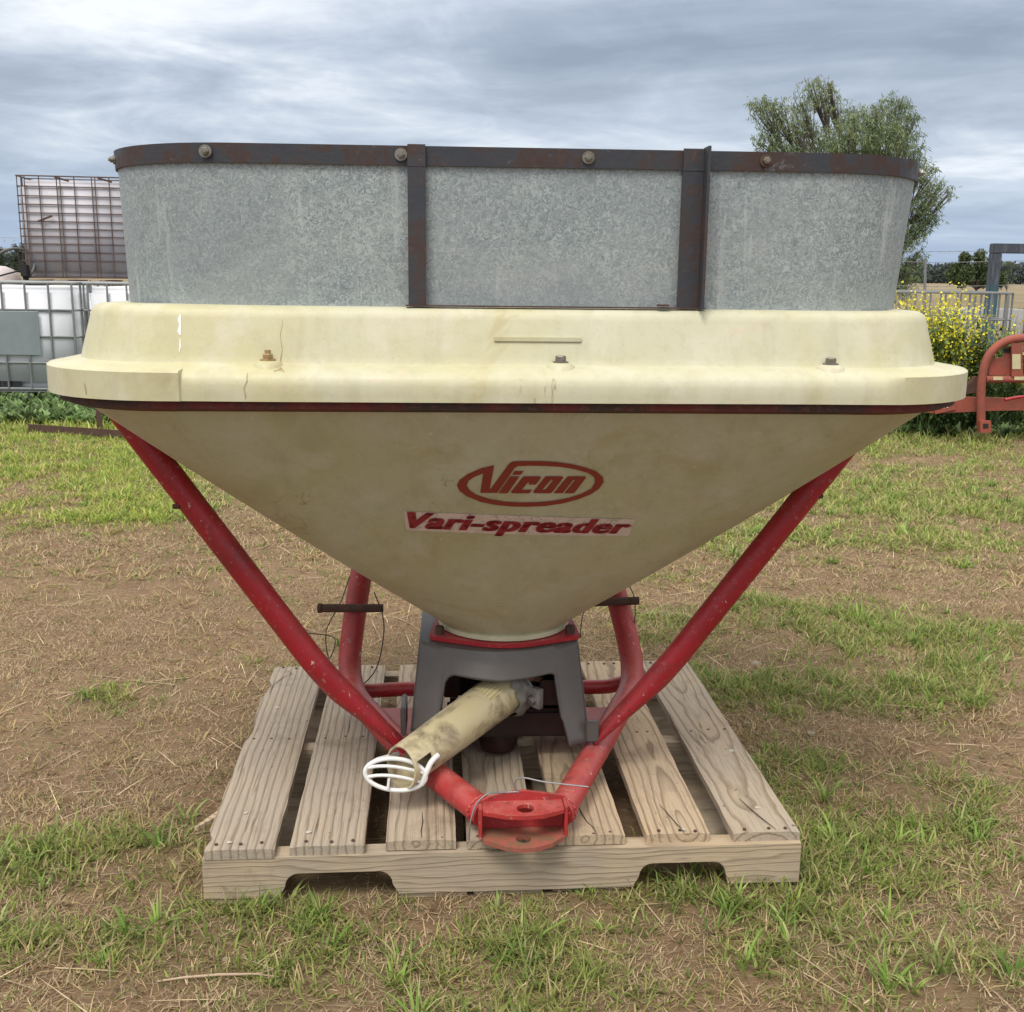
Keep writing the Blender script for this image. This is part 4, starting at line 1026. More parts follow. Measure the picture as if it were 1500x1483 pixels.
rc_ = b_+ax*.017-upv*.006
wring = MB()
E1, E2 = sd_, (upv*.92-ax*.40).normalized()
E1 = (Vector((1, 0, 0)) - Vector((1, 0, 0)).dot(E2)*E2).normalized()
def rp(a, sx=.062, sy=.033): return rc_+E1*math.cos(a)*sx+E2*math.sin(a)*sy
wring.tube([rp(2*PI*k/40) for k in range(41)], .0047, 10)
for off, w_ in ((.25, .95), (-.40, .90)):
    wring.tube([rc_+E1*x_*.0585+E2*(off*.030+.016*(1-x_*x_)*1) - ax*(-.012*(1-x_*x_)) for x_ in np.linspace(-w_, w_, 15)], .0037, 8)
wring.tube([rc_-E1*.004+E2*(-.022)+ax*.012, rc_-E1*.004+E2*(-.001)+ax*.012], .003, 8)
rr_ = rp(0.05); 
wring.tube(fillet([rp(-.5), rp(.10)+E2*.008, b_-ax*.045+sd_*(.0455 if sd_.x > 0 else -.0455)+upv*.004, b_-ax*.065+sd_*(.0455 if sd_.x > 0 else -.0455)+upv*.006], .02), .0062, 8)
wring.tube(fillet([rp(PI-.3), rp(PI-.45)-ax*.02, b_-ax*.03-sd_*(.042 if sd_.x > 0 else -.042)], .01), .0045, 8)
wring.build('spout_ring', M['white'], spout, 60)
# curved label on the spout
Vq, Fq_ = [], []
for i in range(7):
    for k in range(9):
        an = R(42+k*7.5) if sd_.x > 0 else R(138-k*7.5); e = .060+i*.0062; rr_ = srad(e/ln_s)+.0016
        Vq.append(a_+ax*e+sd_*math.cos(an)*rr_+upv*math.sin(an)*rr_)
Fq_ = [(i*9+k, i*9+k+1, (i+1)*9+k+1, (i+1)*9+k) for i in range(6) for k in range(8)]
t = NT('yellowed_label'); wv = t.n('ShaderNodeTexWave'); wv.inputs['Scale'].default_value = 42; t.l(t.mp(rot=(0, 0, R(42))), wv.inputs[0])
M['label'] = t.set(t.mix(t.step(wv.outputs['Fac'], .80, .9), (.58, .50, .27), (.36, .29, .14)), .5)
lb = pyd('spout_label', Vq, Fq_, M['label'], spout, 60)
# flange plate and bolts at the root
fl = []
Fm = Matrix((sd_, upv, ax)).transposed().to_4x4(); Fm.translation = a_-ax*.004
fm = MB().tube([Fm @ Vector((0, 0, -.010)), Fm @ Vector((0, 0, .002))], .062, 8).bar(Fm @ Vector((-.085, -.01, -.004)), Fm @ Vector((.085, -.01, -.004)), .012, .045)
fm.build('spout_flange', M['cast'], spout, 30)
Vw = []
for j in range(9):
    for k in range(40):
        an = 2*PI*k/40; e = -.012+j*.0055; nz = noise.noise(Vector((math.cos(an)*2, math.sin(an)*2, j*.5)))
        if j == 8: e += .016*noise.noise(Vector((math.cos(an)*3, math.sin(an)*3, 5)))
        rr_ = .0605+.007*nz+.0025*noise.noise(Vector((math.cos(an)*7, math.sin(an)*7, j*.9)))-(.004 if j == 8 else 0)
        Vw.append(a_+ax*e+sd_*math.cos(an)*rr_+upv*math.sin(an)*rr_)
pyd('grease_wrap', Vw, [(j*40+k, j*40+(k+1) % 40, (j+1)*40+(k+1) % 40, (j+1)*40+k) for j in range(8) for k in range(40)], M['cast'], spout, 60)
for sx in (-1, 1): MB().hexn(Fm @ Vector((sx*.066, -.012, .002)), .0095, .012, ax).build('flange_bolt', M['zinc'], spout)

# tie wire round the clevis
wire_o = empty('tie_wire', Vector((.02, 1.985, .12)), 0, 'bent galvanised tie wire twisted round the red clevis', 'wire')
wl = lambda p: Vector(p)-Vector((.02, 1.985, .12))
def cab2(pts, r, mat, parent, name):
    P = [wl(p) for p in pts]; Q = []
    for i in range(len(P)-1):
        p0 = P[max(i-1, 0)]; p1 = P[i]; p2 = P[i+1]; p3 = P[min(i+2, len(P)-1)]
        for k in range(6):
            t_ = k/6; Q.append(.5*((2*p1)+(p2-p0)*t_+(2*p0-5*p1+4*p2-p3)*t_*t_+(3*p1-p0-3*p2+p3)*t_**3))
    Q.append(P[-1]); return MB().tube(Q, r, 7).build(name, M[mat], parent, 60)
cab2([atY(687, 1231, 1.95), atY(689, 1205, 1.95), atY(698, 1178, 1.96), atY(715, 1163, 1.97), atY(740, 1161, 1.985), atY(760, 1160, 1.985)], .0017, 'wire', wire_o, 'wire_strand')
cab2([atY(759, 1162, 1.985), atY(754, 1150, 1.985), atY(757, 1142, 1.985), atY(770, 1140, 1.98), atY(800, 1146, 1.97), atY(862, 1153, 1.95)], .0017, 'wire', wire_o, 'wire_strand')

# ------------------------------------------------------------------ IBC tanks
def rbox(hx_, hy_, z0, z1, r, n=5):
    bm = bmesh.new(); bmesh.ops.create_cube(bm, size=1)
    for v in bm.verts: v.co = Vector((v.co.x*2*hx_, v.co.y*2*hy_, (z0+z1)/2+v.co.z*(z1-z0)))
    bmesh.ops.bevel(bm, geom=bm.edges[:], offset=r, segments=n, affect='EDGES'); return bm
def ibc(name, loc, rz, label, mt, mc, nv, nh, r=.009, z0=.14, group=None, plate=None, doubles=False, tank=True, pallet=True, cat='tank'):
    o = empty(name, loc, rz, label, cat, group)
    hx_, hy_ = .60, .50
    if tank: MB().bm(rbox(hx_-.012, hy_-.012, z0+.01, 1.10, .06)).build('plastic_bottle', mt, o, 180)
    c = MB(); zs_ = [z0+(1.13-z0)*i/(nh-1) for i in range(nh)]
    if doubles: zs_ = [z0, .24, .33, .42, .50, .58, .66, .75, .84, .93, 1.03, 1.14][:nh]
    for z in zs_:
        rr_ = r*1.25 if z == zs_[-1] or z == zs_[0] else r
        c.tube(fillet([(-hx_, -hy_, z), (hx_, -hy_, z), (hx_, hy_, z), (-hx_, hy_, z), (-hx_, -hy_+.001, z)], .05, 4), rr_, 6, False)
    def vt(x, y):
        c.tube([(x, y, z0), (x, y, zs_[-1])], r, 6)
    for i in range(nv):
        x = -hx_+.05+(2*hx_-.1)*i/(nv-1)
        for y in (-hy_-.008, hy_+.008):
            vt(x, y)
            if doubles and i % 2 == 0: vt(x+.035, y)
    ny_ = max(3, nv-1)
    for i in range(ny_):
        y = -hy_+.05+(2*hy_-.1)*i/(ny_-1); vt(-hx_-.008, y); vt(hx_+.008, y)
        if doubles and i % 2: vt(-hx_-.008, y+.035); vt(hx_+.008, y+.035)
    c.build('cage', mc, o, 60)
    if tank:
        b = MB()
        for y in (-.17, .17): b.tube([(-hx_, y, 1.135), (hx_, y, 1.135)], r, 6)
        b.build('top_bar', mc, o, 60)
        MB().tube([(0, 0, 1.09), (0, 0, 1.125)], .11, 24).build('filler_cap', M['black'], o, 40)
    if pallet:
        b = MB()
        for x in (-.52, 0, .52):
            for y in (-.42, 0, .42): b.box((x-.07, y-.07, .0), (x+.07, y+.07, .11))
        b.box((-hx_, -hy_, .11), (hx_, hy_, .135)); b.build('base_frame', mc, o)
    return o
x_l = atY(120, 500, 10.4).x
fA = ibc('bulk_tank', (x_l-.61, 10.9, 0), 0, 'white caged tank with the grey metal plate on its front', M['ibc'], M['cage'], 6, 5, .011, group='white caged tanks in the weeds')
MB().bm(rbox(.245, .004, .52, .93, .003, 1)).build('name_plate', M['plate'], fA).location = (-.02, -.518, -.06)
MB().box((-.32, -.482, .16), (-.20, -.474, .33)).box((-.18, -.482, .16), (.0, -.474, .33)).build('valve_recess', M['black'], fA)
fB = ibc('bulk_tank', (x_l+.63, 10.92, 0), 0, 'plain white caged tank partly hidden behind the hopper rim', M['ibc'], M['cage'], 7, 5, .010, group='white caged tanks in the weeds')
for o_ in (fA, fB): o_.location.z = -.04
fC = ibc('old_bulk_tank', (atY(112, 400, 12.9).x+.16, 12.9, 1.07), R(9), 'mauve tank in a rusted wire cage raised on a timber stand', M['ibcold'], M['rustcage'], 7, 12, .0065, .06, doubles=True, pallet=False)
for a, b in (((-.4, -.52, .66), (-.25, -.52, .72)), ((-.2, -.52, 1.13), (-.05, -.52, 1.09)), ((.25, -.52, 1.13), (.4, -.52, 1.09))):
    MB().bar(a, b, .012, .02).build('broken_wire', M['rust'], fC)
# stand under it
sx_, sy_ = fC.location.x, fC.location.y
st = empty('tank_stand', (sx_, sy_, 0), R(9), 'timber and rusty steel stand carrying the caged mauve tank', 'stand')
b = MB()
for x in (-.58, -.2, .2, .58): b.box((x-.09 if x < 0 else x-.06, -.52, 1.02), (x+.06, .52, 1.10))
b.build('sleeper', M['beam'], st)
b = MB()
for y in (-.5, .5): b.box((-.75, y-.03, .96), (.75, y+.03, 1.018))
b.build('rail', M['rust'], st)
for x in (-.68, .68):
    for y in (-.5, .5): MB().box((x-.035, y-.035, 0), (x+.035, y+.035, .958)).build('leg', M['rust'], st)
b = MB()
for x in (.1, .3): b.bar((x, -.52, 1.10), (x+.12, -.52, .96), .014, .014); b.bar((x+.12, -.53, 1.10), (x, -.53, .96), .014, .014)
b.build('brace', M['rust'], st)
# pale round tank and handwheel at the left edge
q = atY(-8, 400, 12.6)
pt = empty('round_tank', (q.x, 12.6, 0), 0, 'pale pinkish domed plastic tank at the left edge behind the white tanks', 'tank')
V_, F_ = loft([[(r_*math.cos(2*PI*k/32), r_*math.sin(2*PI*k/32), z) for k in range(32)] for r_, z in ((.30, .02), (.31, .9), (.30, 1.02), (.26, 1.14), (.20, 1.21), (.12, 1.245), (.06, 1.25), (.001, 1.25))])
pyd('tank_shell', V_, F_, paint('pale_pink_plastic', (.62, .56, .55), (.5, .42, .42), .5), pt, 60)
MB().box((-.25, -.25, -.01), (.25, .25, .02)).build('tank_foot', M['rust'], pt)
q = atY(17, 392, 12.2)
hwh = empty('steering_wheel', (q.x, 12.2, 0), 0, 'tilted black steering wheel on a post beside the mauve tank', 'wheel')
cW = Vector((0, 0, q.z)); e1 = Vector((.62, 0, -.78)); e2 = Vector((.25, .9, .2)).normalized()
MB().tube([cW+e1*.19*math.cos(2*PI*k/32)+e2*.19*math.sin(2*PI*k/32)+Vector((.10*math.sin(2*PI*k/32), 0, .10*math.sin(2*PI*k/32))) for k in range(33)], .017, 8, False).build('wheel_rim', paint('greyed_black_rubber', (.09, .09, .085), (.16, .16, .15), .7), hwh, 60)
b = MB()
for k in range(3): a = 2*PI*k/3+.4; b.tube([cW+Vector((.12, .02, -.02)), cW+e1*.19*math.cos(a)+e2*.19*math.sin(a)+Vector((.10*math.sin(a), 0, .10*math.sin(a)))], .010, 6)
b.build('spoke', M['black'], hwh, 60)
MB().tube([cW+Vector((.12, .02, -.02)), (.16, .05, .9), (.16, .05, 0)], .03, 8).box((.10, -.03, q.z-.10), (.18, .05, q.z+.03), bev=.01).build('column', M['black'], hwh, 40)
# rusty angle iron in the grass
p0, p1 = atZ(42, 628, .03), atZ(230, 641, .03)
ra = empty('steel_angle', p0, 0, 'rusty steel angle iron lying in the green grass', 'scrap steel')
d = p1-p0
b = MB(); Mx = Matrix.Rotation(math.atan2(d.y, d.x), 4, 'Z'); ln = d.length
b.box((0, -.005, -.02), (ln, 0.0, .035), Mx).box((0, .0005, -.02), (ln, .055, -.014), Mx); b.build('angle_flange', M['rust'], ra)
q = atZ(145, 627, .02)-p0; MB().box((q.x-.02, q.y+.01, -.02), (q.x+.022, q.y+.02, .17)).build('upright', M['rust'], ra)

# ------------------------------------------------------------------ right hand side
# empty cage
ibc('wire_cage', (atY(1489, 430, 9.15).x-.61, 9.65, -.02), R(-1), 'empty open topped galvanised wire cage with weeds growing through it', None, M['cage'], 9, 6, .0085, .05, tank=False, pallet=False, cat='cage')
# goal-post frame
q = atY(1460, 357, 10.6); q2z = q.z
fr_ = empty('gantry', (q.x, 10.6, 0), 0, 'tall blue grey square steel frame standing behind the wire cage', 'gantry')
MB().box((-.045, -.045, -.02), (.045, .045, q2z-.0905), bev=.006).build('post', M['bluesteel'], fr_)
MB().box((1.955, -.045, -.02), (2.045, .045, q2z-.0905), bev=.006).build('post', M['bluesteel'], fr_)
MB().box((-.047, -.047, q2z-.09), (2.047, .047, q2z), bev=.006).build('top_rail', M['bluesteel'], fr_)
# orange implement
OY = 8.35
def O(px, py, dy=0): return atY(px, py, OY+dy)-ob_
q = atY(1437, 628, OY); ob_ = Vector((q.x, OY, 0))
om = empty('farm_implement', ob_, 0, 'faded orange tubular farm implement with a hooped frame and drawbar', 'implement')
tbp = fillet([O(1437, 628), O(1437, 560), O(1445, 522), O(1470, 499), O(1500, 495), O(1560, 497), O(1592, 525), O(1600, 560), O(1600, 630)], .14, 6)
MB().tube(tbp, .032, 16).build('hoop_tube', M['orange'], om, 60)
MB().tube([O(1444, 556), O(1595, 556)], .027, 16).build('cross_tube', M['orange'], om, 60)
def flatpoly(pts, dy, th, name, mat, parent=None):
    P = [O(*p, dy) for p in pts]; y = P[0].y
    return MB().prism([(p.x, p.z) for p in P], (y, y+th)).build(name, M[mat], parent or om)
flatpoly([(1325, 585), (1345, 588), (1400, 580), (1430, 583), (1600, 586), (1600, 600), (1455, 602), (1370, 606), (1320, 600)], .06, .07, 'drawbar', 'orange')
pt2 = flatpoly([(1366, 588), (1388, 584), (1400, 588), (1400, 600), (1370, 607)], .045, .012, 'stencil_plate', 'darkplate' if 'darkplate' in M else 'orange')
Vt, Ft = text_mesh('51F', 1.0, .02)
p_a, p_b = O(1373, 600, .042), O(1387, 591, .042); hgt = .062
MBt = MB(); xs_ = [v[0] for v in Vt]; wt = max(xs_)-min(xs_)
MBt.add([(p_a.x+(v[0]-min(xs_))/wt*.10, OY-ob_.y+.042, p_a.z+v[1]/.73*hgt*.9+(v[0]-min(xs_))/wt*.02) for v in Vt], Ft); MBt.build('stencil_number', M['white'], pt2)
flatpoly([(1450, 527), (1470, 523), (1475, 508), (1485, 508), (1485, 550), (1448, 550)], .02, .012, 'gusset_plate', 'orange')
flatpoly([(1482, 503), (1498, 503), (1498, 552), (1482, 552)], -.03, .012, 'upright_plate', 'orange')
flatpoly([(1483, 519), (1495, 519), (1495, 541), (1483, 541)], -.034, .0025, 'label_plate', 'decal')
for a in (1455, 1486): flatpoly([(a, 552), (a+14, 552), (a+14, 557), (a, 557)], -.031, .003, 'tape_band', 'decal')
flatpoly([(1470, 511), (1480, 511), (1480, 517), (1470, 517)], .015, .004, 'slot', 'black')
flatpoly([(1436, 617), (1452, 617), (1452, 634), (1436, 634)], -.06, .05, 'foot_socket', 'orange')
flatpoly([(1440, 621), (1448, 621), (1448, 628), (1440, 628)], -.062, .001, 'socket_hole', 'black')
MB().tube(fillet([O(1472, 586, -.05), O(1490, 582, -.05), O(1560, 578, -.05)], .05), .012, 10).build('link_rod', M['red'], om, 60)
flatpoly([(1414, 568), (1430, 552), (1432, 552), (1432, 576), (1414, 577)], .12, .06, 'rusty_bracket', 'rust')
# concrete trough behind
qa, qb = atY(1398, 470, 14), atY(1500, 470, 14)
tr = empty('water_trough', ((qa.x+qb.x)/2, 14.3, 0), 0, 'pale concrete trough beyond the wire cage', 'trough')
hwid = (qb.x-qa.x)/2
MB().box((-hwid, -.3, -.02), (hwid, -.24, .86), bev=.01).box((-hwid, .24, -.02), (hwid, .3, .86), bev=.01).box((-hwid, -.24, -.02), (-hwid+.06, .24, .858)).box((hwid-.06, -.24, -.02), (hwid, .24, .858)).box((-hwid+.06, -.24, .2), (hwid-.06, .24, .25)).build('trough_shell', M['concrete'], tr)

# mustard plants
def mustard(loc, h, rad, nst, nfl, label, group):
    o = empty('mustard_plant', loc, 0, label, 'weed', group)
    A = Acc(); n = nst; a = RNG.random(n)*2*PI; r_ = RNG.random(n)**.6*rad*.6
    P = np.stack([np.cos(a)*r_*.6, np.sin(a)*r_*.6, np.zeros(n)], -1)
    ln_ = h*RNG.uniform(.65, 1.08, n); th0 = RNG.uniform(0, .2, n); th1 = RNG.uniform(.05, .45, n)
    A.add(blades('s', P, a, ln_, np.full(n, .010), th0, th1, np.tile([.13, .19, .06], (n, 1))*RNG.uniform(.7, 1.2, n)[:, None], None, 4))
    stt = A.build('stem', M['leaf'], o)
    # points along the stems
    def along(m, lo, hi):
        i = RNG.integers(0, n, m); t_ = RNG.uniform(lo, hi, m); th = (th0+(th1-th0)*t_*.5)[i] if False else th0[i]+(th1[i]-th0[i])*t_*.5
        d = np.stack([np.cos(a[i])*np.sin(th), np.sin(a[i])*np.sin(th), np.cos(th)], -1)
        return P[i]+d*(ln_[i]*t_)[:, None]+RNG.normal(0, .025, (m, 3))*np.array([1, 1, .6])*(rad/.25)
    B = Acc(); m_ = nst*26; Q = along(m_, .05, .85)
    B.add(blades('l', Q, RNG.random(m_)*2*PI, RNG.uniform(.03, .09, m_), RNG.uniform(.012, .03, m_), RNG.uniform(.4, 1.3, m_), RNG.uniform(.9, 2.2, m_), np.array([.10, .16, .05])*RNG.uniform(.5, 1.4, m_)[:, None], None, 2))
    tag(B.build('foliage', M['leaf'], o), kind='stuff')
    Cc = Acc(); Q = along(nfl, .35, 1.05)
    Cc.add(blades('f', Q, RNG.random(nfl)*2*PI, RNG.uniform(.012, .030, nfl), RNG.uniform(.012, .022, nfl), RNG.uniform(0, 1.5, nfl), RNG.uniform(.5, 2, nfl), np.array([.85, .78, .05])*RNG.uniform(.7, 1.1, nfl)[:, None], None, 2))
    tag(Cc.build('flowers', M['leaf'], o), kind='stuff'); return o
q = atY(1372, 500, 8.6)
mustard((q.x, 8.8, 0), 1.06, .46, 190, 4600, 'dense bushy yellow flowering mustard plant beside the hopper rim', 'yellow flowering weeds')
for i, (px, yy, h, nf, lb) in enumerate([(1410, 8.95, .95, 420, 'loose mustard plant next right of the dense yellow bush'), (1432, 9.1, .85, 240, 'thin mustard plant in the middle of the wire cage front'),
        (1455, 9.0, .95, 220, 'thin mustard plant in front of the blue grey post'), (1478, 9.2, .9, 170, 'sparse mustard plant at the right corner of the wire cage'), (1500, 9.3, .8, 120, 'sparse mustard plant cut by the right edge of the picture')]):
    q = atY(px, 500, yy); mustard((q.x, yy, 0), h, .22, 34, nf, lb, 'yellow flowering weeds')
# tall dry grass behind
n = 5200; x = RNG.uniform(4.2, 9.0, n); y = RNG.uniform(10.5, 20, n); keep = ~((x < 6.0) & (y < 11.0)); x, y = x[keep], y[keep]; n = len(x)
A = Acc(); A.add(blades('t', np.stack([x, y, np.zeros(n)], -1), RNG.random(n)*2*PI, RNG.uniform(.4, .95, n), RNG.uniform(.008, .02, n), RNG.uniform(0, .2, n), RNG.uniform(.1, .6, n), np.array([.34, .27, .17])*RNG.uniform(.5, 1.2, n)[:, None], None, 3))
tag(A.build('tall_dry_grass', M['dry']), 'tall straw coloured grass behind the wire cage', 'grass', kind='stuff')

# ------------------------------------------------------------------ fence
FY = 19
fe = empty('wire_fence', (0, FY, 0), 0, 'barbed wire paddock fence on leaning steel posts', 'fence')
q = atY(1353, 378, FY); q2 = atY(1361, 414, FY)
for k, xx in enumerate((q2.x, q2.x-4.5, q2.x-9, q2.x-13.5, q2.x-20, q2.x+6)):
    MB().bar((xx+.02, 0, -.1), (xx-(.10 if k == 0 else .02), 0, q.z+.0), .04, .035).build('fence_post', M['cage'], fe)
for z in (1.68, 1.50, 1.1, .7):
    pts = [(x, 0, z-.03*math.cos((x-q2.x)/4.5*2*PI)+.03) for x in np.arange(-16, 18, .75)]
    b = MB().tube(pts, .0045, 5)
    for x in np.arange(-16, 18, .16): 
        s_ = random.uniform(-.01, .01); b.bar((x-.012, s_, z+.0-.012), (x+.012, -s_, z+.022), .004, .004)
    b.build('barbed_wire', M['cage'], fe)

# ------------------------------------------------------------------ trees
def leaves(P, D_, ln_, wd_, tint):
    n = len(P); s = np.cross(D_, RNG.normal(size=(n, 3))); s /= np.linalg.norm(s, axis=1)[:, None]+1e-9
    V = np.empty((n, 4, 3)); V[:, 0] = P; V[:, 1] = P+D_*(ln_*.45)[:, None]-s*(wd_*.5)[:, None]; V[:, 2] = P+D_*ln_[:, None]; V[:, 3] = P+D_*(ln_*.45)[:, None]+s*(wd_*.5)[:, None]
    T = np.repeat(np.concatenate([tint, np.ones((n, 1))], 1)[:, None], 4, 1)
    return V.reshape(-1, 3), np.arange(n*4).reshape(n, 4), T.reshape(-1, 4)
def tree(name, root, clumps, label, cat, leafn, ln_, wd_, droop, colA, colB, trunk_r, group=None, strands=9):
    o = empty(name, root, 0, label, cat, group); root = Vector(root)
    b = MB(); A = Acc()
    hmin = min(c[0].z for c in clumps)
    fork = Vector((0, 0, max(.3, hmin*.35)))
    b.tube([(0, 0, -.1), (.03, .02, fork.z*.5), fork], [trunk_r*1.3, trunk_r, trunk_r*.85], 9)
    for c, r_, dens, mixc in clumps:
        c = c-root
        mid = fork.lerp(c, .5)+Vector((random.uniform(-.1, .1), random.uniform(-.1, .1), .12*c.length*.4))
        b.tube([fork, fork.lerp(mid, .6), mid, c], [trunk_r*.55, trunk_r*.42, trunk_r*.3, trunk_r*.1], 6)
        N = int(leafn*dens*(r_**2))
        ns = max(4, N//strands)
        v = RNG.normal(size=(ns, 3)); v /= np.linalg.norm(v, axis=1)[:, None]; v *= (RNG.random(ns)**.42*r_)[:, None]; v[:, 2] *= .95
        S0 = np.array(c)[None]+v
        for q_ in S0[::max(1, ns//14)]:
            b.tube([mid.lerp(c, .6), Vector(q_)], [trunk_r*.12, trunk_r*.04], 4, False)
        I = np.repeat(np.arange(ns), strands); m_ = len(I)
        sdir = RNG.normal(size=(ns, 3))*.55+np.array([0, 0, -1.0*droop]); sdir /= np.linalg.norm(sdir, axis=1)[:, None]
        P = S0[I]+sdir[I]*(RNG.random(m_)*min(r_, .30)*.5)[:, None]+RNG.normal(0, r_*.035, (m_, 3))
        D_ = RNG.normal(size=(m_, 3))*.42+np.array([0, 0, -droop]); D_ /= np.linalg.norm(D_, axis=1)[:, None]
        cm = RNG.random(ns)[I][:, None]*.6+mixc*.4+0*P[:, :1]
        tint = (np.array(colA)*(1-cm)+np.array(colB)*cm)*RNG.uniform(.65, 1.35, m_)[:, None]
        A.add(leaves(P, D_, ln_*RNG.uniform(.6, 1.3, m_), wd_*RNG.uniform(.7, 1.3, m_), tint))
    b.build('trunk', M['bark'], o, 60); A.build('crown', M['leaf'], o); return o
TY = 24
def cl(px, py, rpx, dens, mixc, dy=0):
    Yv = TY+dy; return (atY(px, py, Yv), rpx/F*Yv/math.cos(PITCH), dens, mixc)
CL = [(1114, 158, 18, .8, .6), (1134, 158, 20, .8, .5), (1125, 200, 22, .8, .3), (1140, 225, 28, .9, .3), (1160, 180, 26, .7, .9), (1175, 150, 22, .45, 1), (1200, 135, 24, .40, 1), (1215, 122, 15, .35, 1), (1190, 120, 14, .3, 1), (1222, 150, 20, .4, .9), (1185, 205, 34, .9, .7, .6), (1165, 235, 30, 1, .4),
      (1235, 200, 32, .9, .5, -.5), (1225, 235, 34, 1.1, .2), (1252, 170, 24, .8, .9), (1270, 195, 28, .9, .5), (1285, 165, 22, .8, .8), (1312, 158, 24, .9, .3, .4), (1330, 178, 18, .8, .3), (1300, 200, 34, 1, .2, -.5), (1325, 215, 28, .9, .2),
      (1340, 245, 24, .9, .5), (1280, 240, 36, 1.1, .1), (1355, 262, 24, .6, .8), (1376, 272, 18, .5, .7), (1392, 283, 9, .5, .5), (1350, 300, 26, 1.1, 0), (1362, 318, 16, .9, 0), (1335, 335, 24, 1, 0), (1345, 375, 16, .6, .1), (1330, 395, 18, .8, .1), (1320, 420, 20, .8, .1),
      (1200, 290, 50, .8, .2), (1270, 300, 50, .8, .2), (1240, 360, 45, .6, .2), (1310, 360, 30, .8, .1)]
rt = atY(1262, 470, TY); 
tree('gum_tree', (rt.x, TY, 0), [cl(*c) for c in CL], 'tall wispy grey green gum tree rising behind the right end of the hopper', 'tree', 8200, .12, .016, .6, (.10, .15, .075), (.28, .33, .16), .10)
# distant trees
def far_tree(name, px0, px1, ytop, Yv, label, n, leaf, group, colA=(.045, .07, .03), colB=(.11, .14, .055)):
    a = atY(px0, ytop, Yv); b = atY(px1, ytop, Yv); wdt = b.x-a.x; ht = a.z; c = []
    for k in range(n):
        u = random.random(); cx_ = a.x+wdt*(.08+.84*u); prof = ht*(.55+.45*math.sin(PI*(.12+.76*u)))*random.uniform(.75, 1.0)
        r_ = wdt*random.uniform(.10, .17); c.append((Vector((cx_, Yv+random.uniform(-.2, .2)*wdt, max(r_*.8, (prof-r_)*random.uniform(.45, 1.0)))), r_, 1.0, random.random()))
    c.append((Vector((a.x+wdt*.5, Yv, ht-wdt*.12)), wdt*.12, 1, .9)); c.append((Vector((a.x+wdt*.25, Yv, ht-wdt*.16)), wdt*.12, 1, .9)); c.append((Vector((a.x+wdt*.75, Yv, ht-wdt*.2)), wdt*.12, 1, .9))
    return tree(name, ((a.x+b.x)/2, Yv, 0), c, label, 'tree', leaf, wdt*.05, wdt*.022, .25, colA, colB, wdt*.02, group, 6)
far_tree('spreading_tree', 1394, 1478, 364, 100, 'round pale green tree on the plain left of the blue grey post', 24, 1500, 'trees on the plain')
far_tree('spreading_tree', 1466, 1492, 383, 104, 'small bright green tree seen through the blue grey frame', 12, 2600, 'trees on the plain', (.06, .10, .03), (.13, .18, .06))
far_tree('spreading_tree', 1312, 1352, 374, 90, 'dark tree low behind the gum foliage beside the hopper', 14, 2000, 'trees on the plain')
far_tree('dark_tree', -30, 12, 357, 150, 'dark rounded tree at the left edge of the picture', 18, 1200, 'trees on the left skyline', (.035, .05, .035), (.07, .09, .05))
far_tree('dark_tree', 12, 50, 355, 160, 'dark crowned tree beside the mauve tank', 18, 1200, 'trees on the left skyline', (.035, .05, .035), (.07, .09, .05))
far_tree('dark_tree', 46, 110, 360, 170, 'dark wide tree behind the mauve tank', 18, 500, 'trees on the left skyline', (.035, .05, .035), (.07, .09, .05))
far_tree('dark_tree', -110, -40, 365, 165, 'dark tree beyond the left edge', 18, 500, 'trees on the left skyline', (.035, .05, .035), (.07, .09, .05))
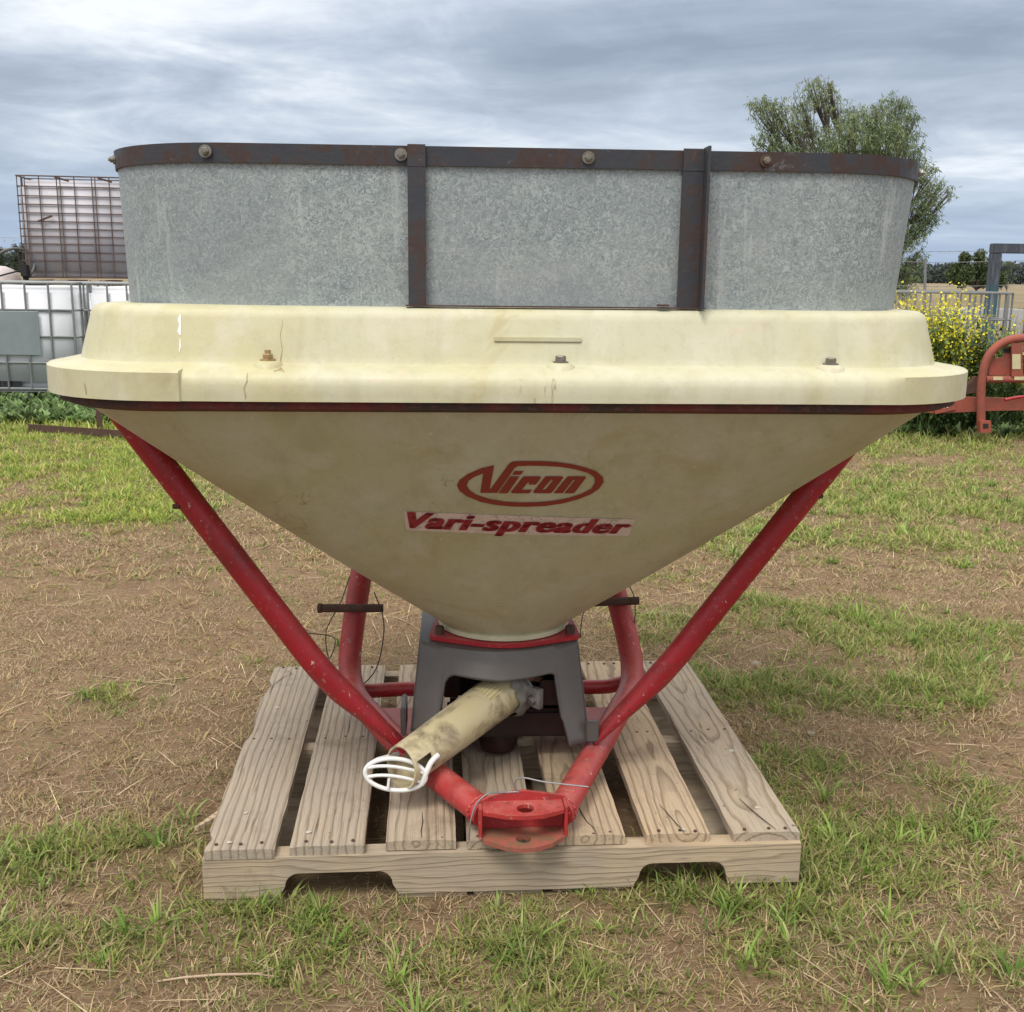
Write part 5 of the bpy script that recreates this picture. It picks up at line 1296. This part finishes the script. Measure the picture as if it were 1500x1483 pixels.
# far wood along the horizon
A = Acc(); n = 60000; Yw = 420
x = RNG.uniform(-330, 330, n); prof = np.array([7.0+2.5*noise.noise(Vector((v*.03, 0, 0)))+1.8*noise.noise(Vector((v*.15, 3, 0)))+1.0*noise.noise(Vector((v*.5, 9, 0))) for v in x])
P = np.stack([x, Yw+RNG.uniform(-12, 12, n), RNG.random(n)**.8*prof], -1); D_ = RNG.normal(size=(n, 3)); D_ /= np.linalg.norm(D_, axis=1)[:, None]
A.add(leaves(P, D_, RNG.uniform(.8, 2.0, n), RNG.uniform(.8, 1.6, n), np.array([.085, .105, .095])*RNG.uniform(.6, 1.4, n)[:, None]))  # bluish distance haze is mixed into this leaf colour
tag(A.build('far_wood', M['leaf']), 'dark line of trees along the far horizon', 'wood', kind='stuff')

# ------------------------------------------------------------------ loose bits
tw_ = empty('dry_twig', atZ(230, 1438, .008), 0, 'long pale dry twig lying in front of the pallet', 'twig')
o0 = tw_.location
P = [atZ(230, 1438, .010)-o0, atZ(270, 1432, .013)-o0, atZ(320, 1428, .016)-o0, atZ(375, 1427, .012)-o0, atZ(420, 1433, .008)-o0]
MB().tube(P, [.0015, .0022, .0026, .0022, .0012], 7).build('stem', M['dry2'] if 'dry2' in M else paint('dry_wood', (.45, .34, .24), (.3, .2, .14), .8), tw_, 60)
MB().tube([P[3], atZ(400, 1420, .02)-o0, atZ(352, 1402, .012)-o0], [.0018, .0015, .0008], 6).build('side_shoot', bpy.data.materials['dry_wood'], tw_, 60)
for i, (px, py, s_, lb) in enumerate([(92, 1362, .008, 'small pale pebble at the lower left of the yard'), (1188, 1075, .014, 'flat brown stone right of the pallet'), (1108, 973, .017, 'flat grey stone behind the right side of the pallet'), (330, 1405, .006, 'tiny pale pebble behind the dry twig')]):
    q = atZ(px, py, gh(*atZ(px, py).xy)); bm = bmesh.new(); bmesh.ops.create_icosphere(bm, subdivisions=3, radius=s_)
    for v in bm.verts: v.co *= 1+.25*noise.noise(v.co*60+Vector((i, 0, 0))); v.co.z *= .45
    o = MB().bm(bm).build('stone', M['stone'], None, 60); o.location = q; tag(o, lb, 'stone', 'loose stones in the yard')
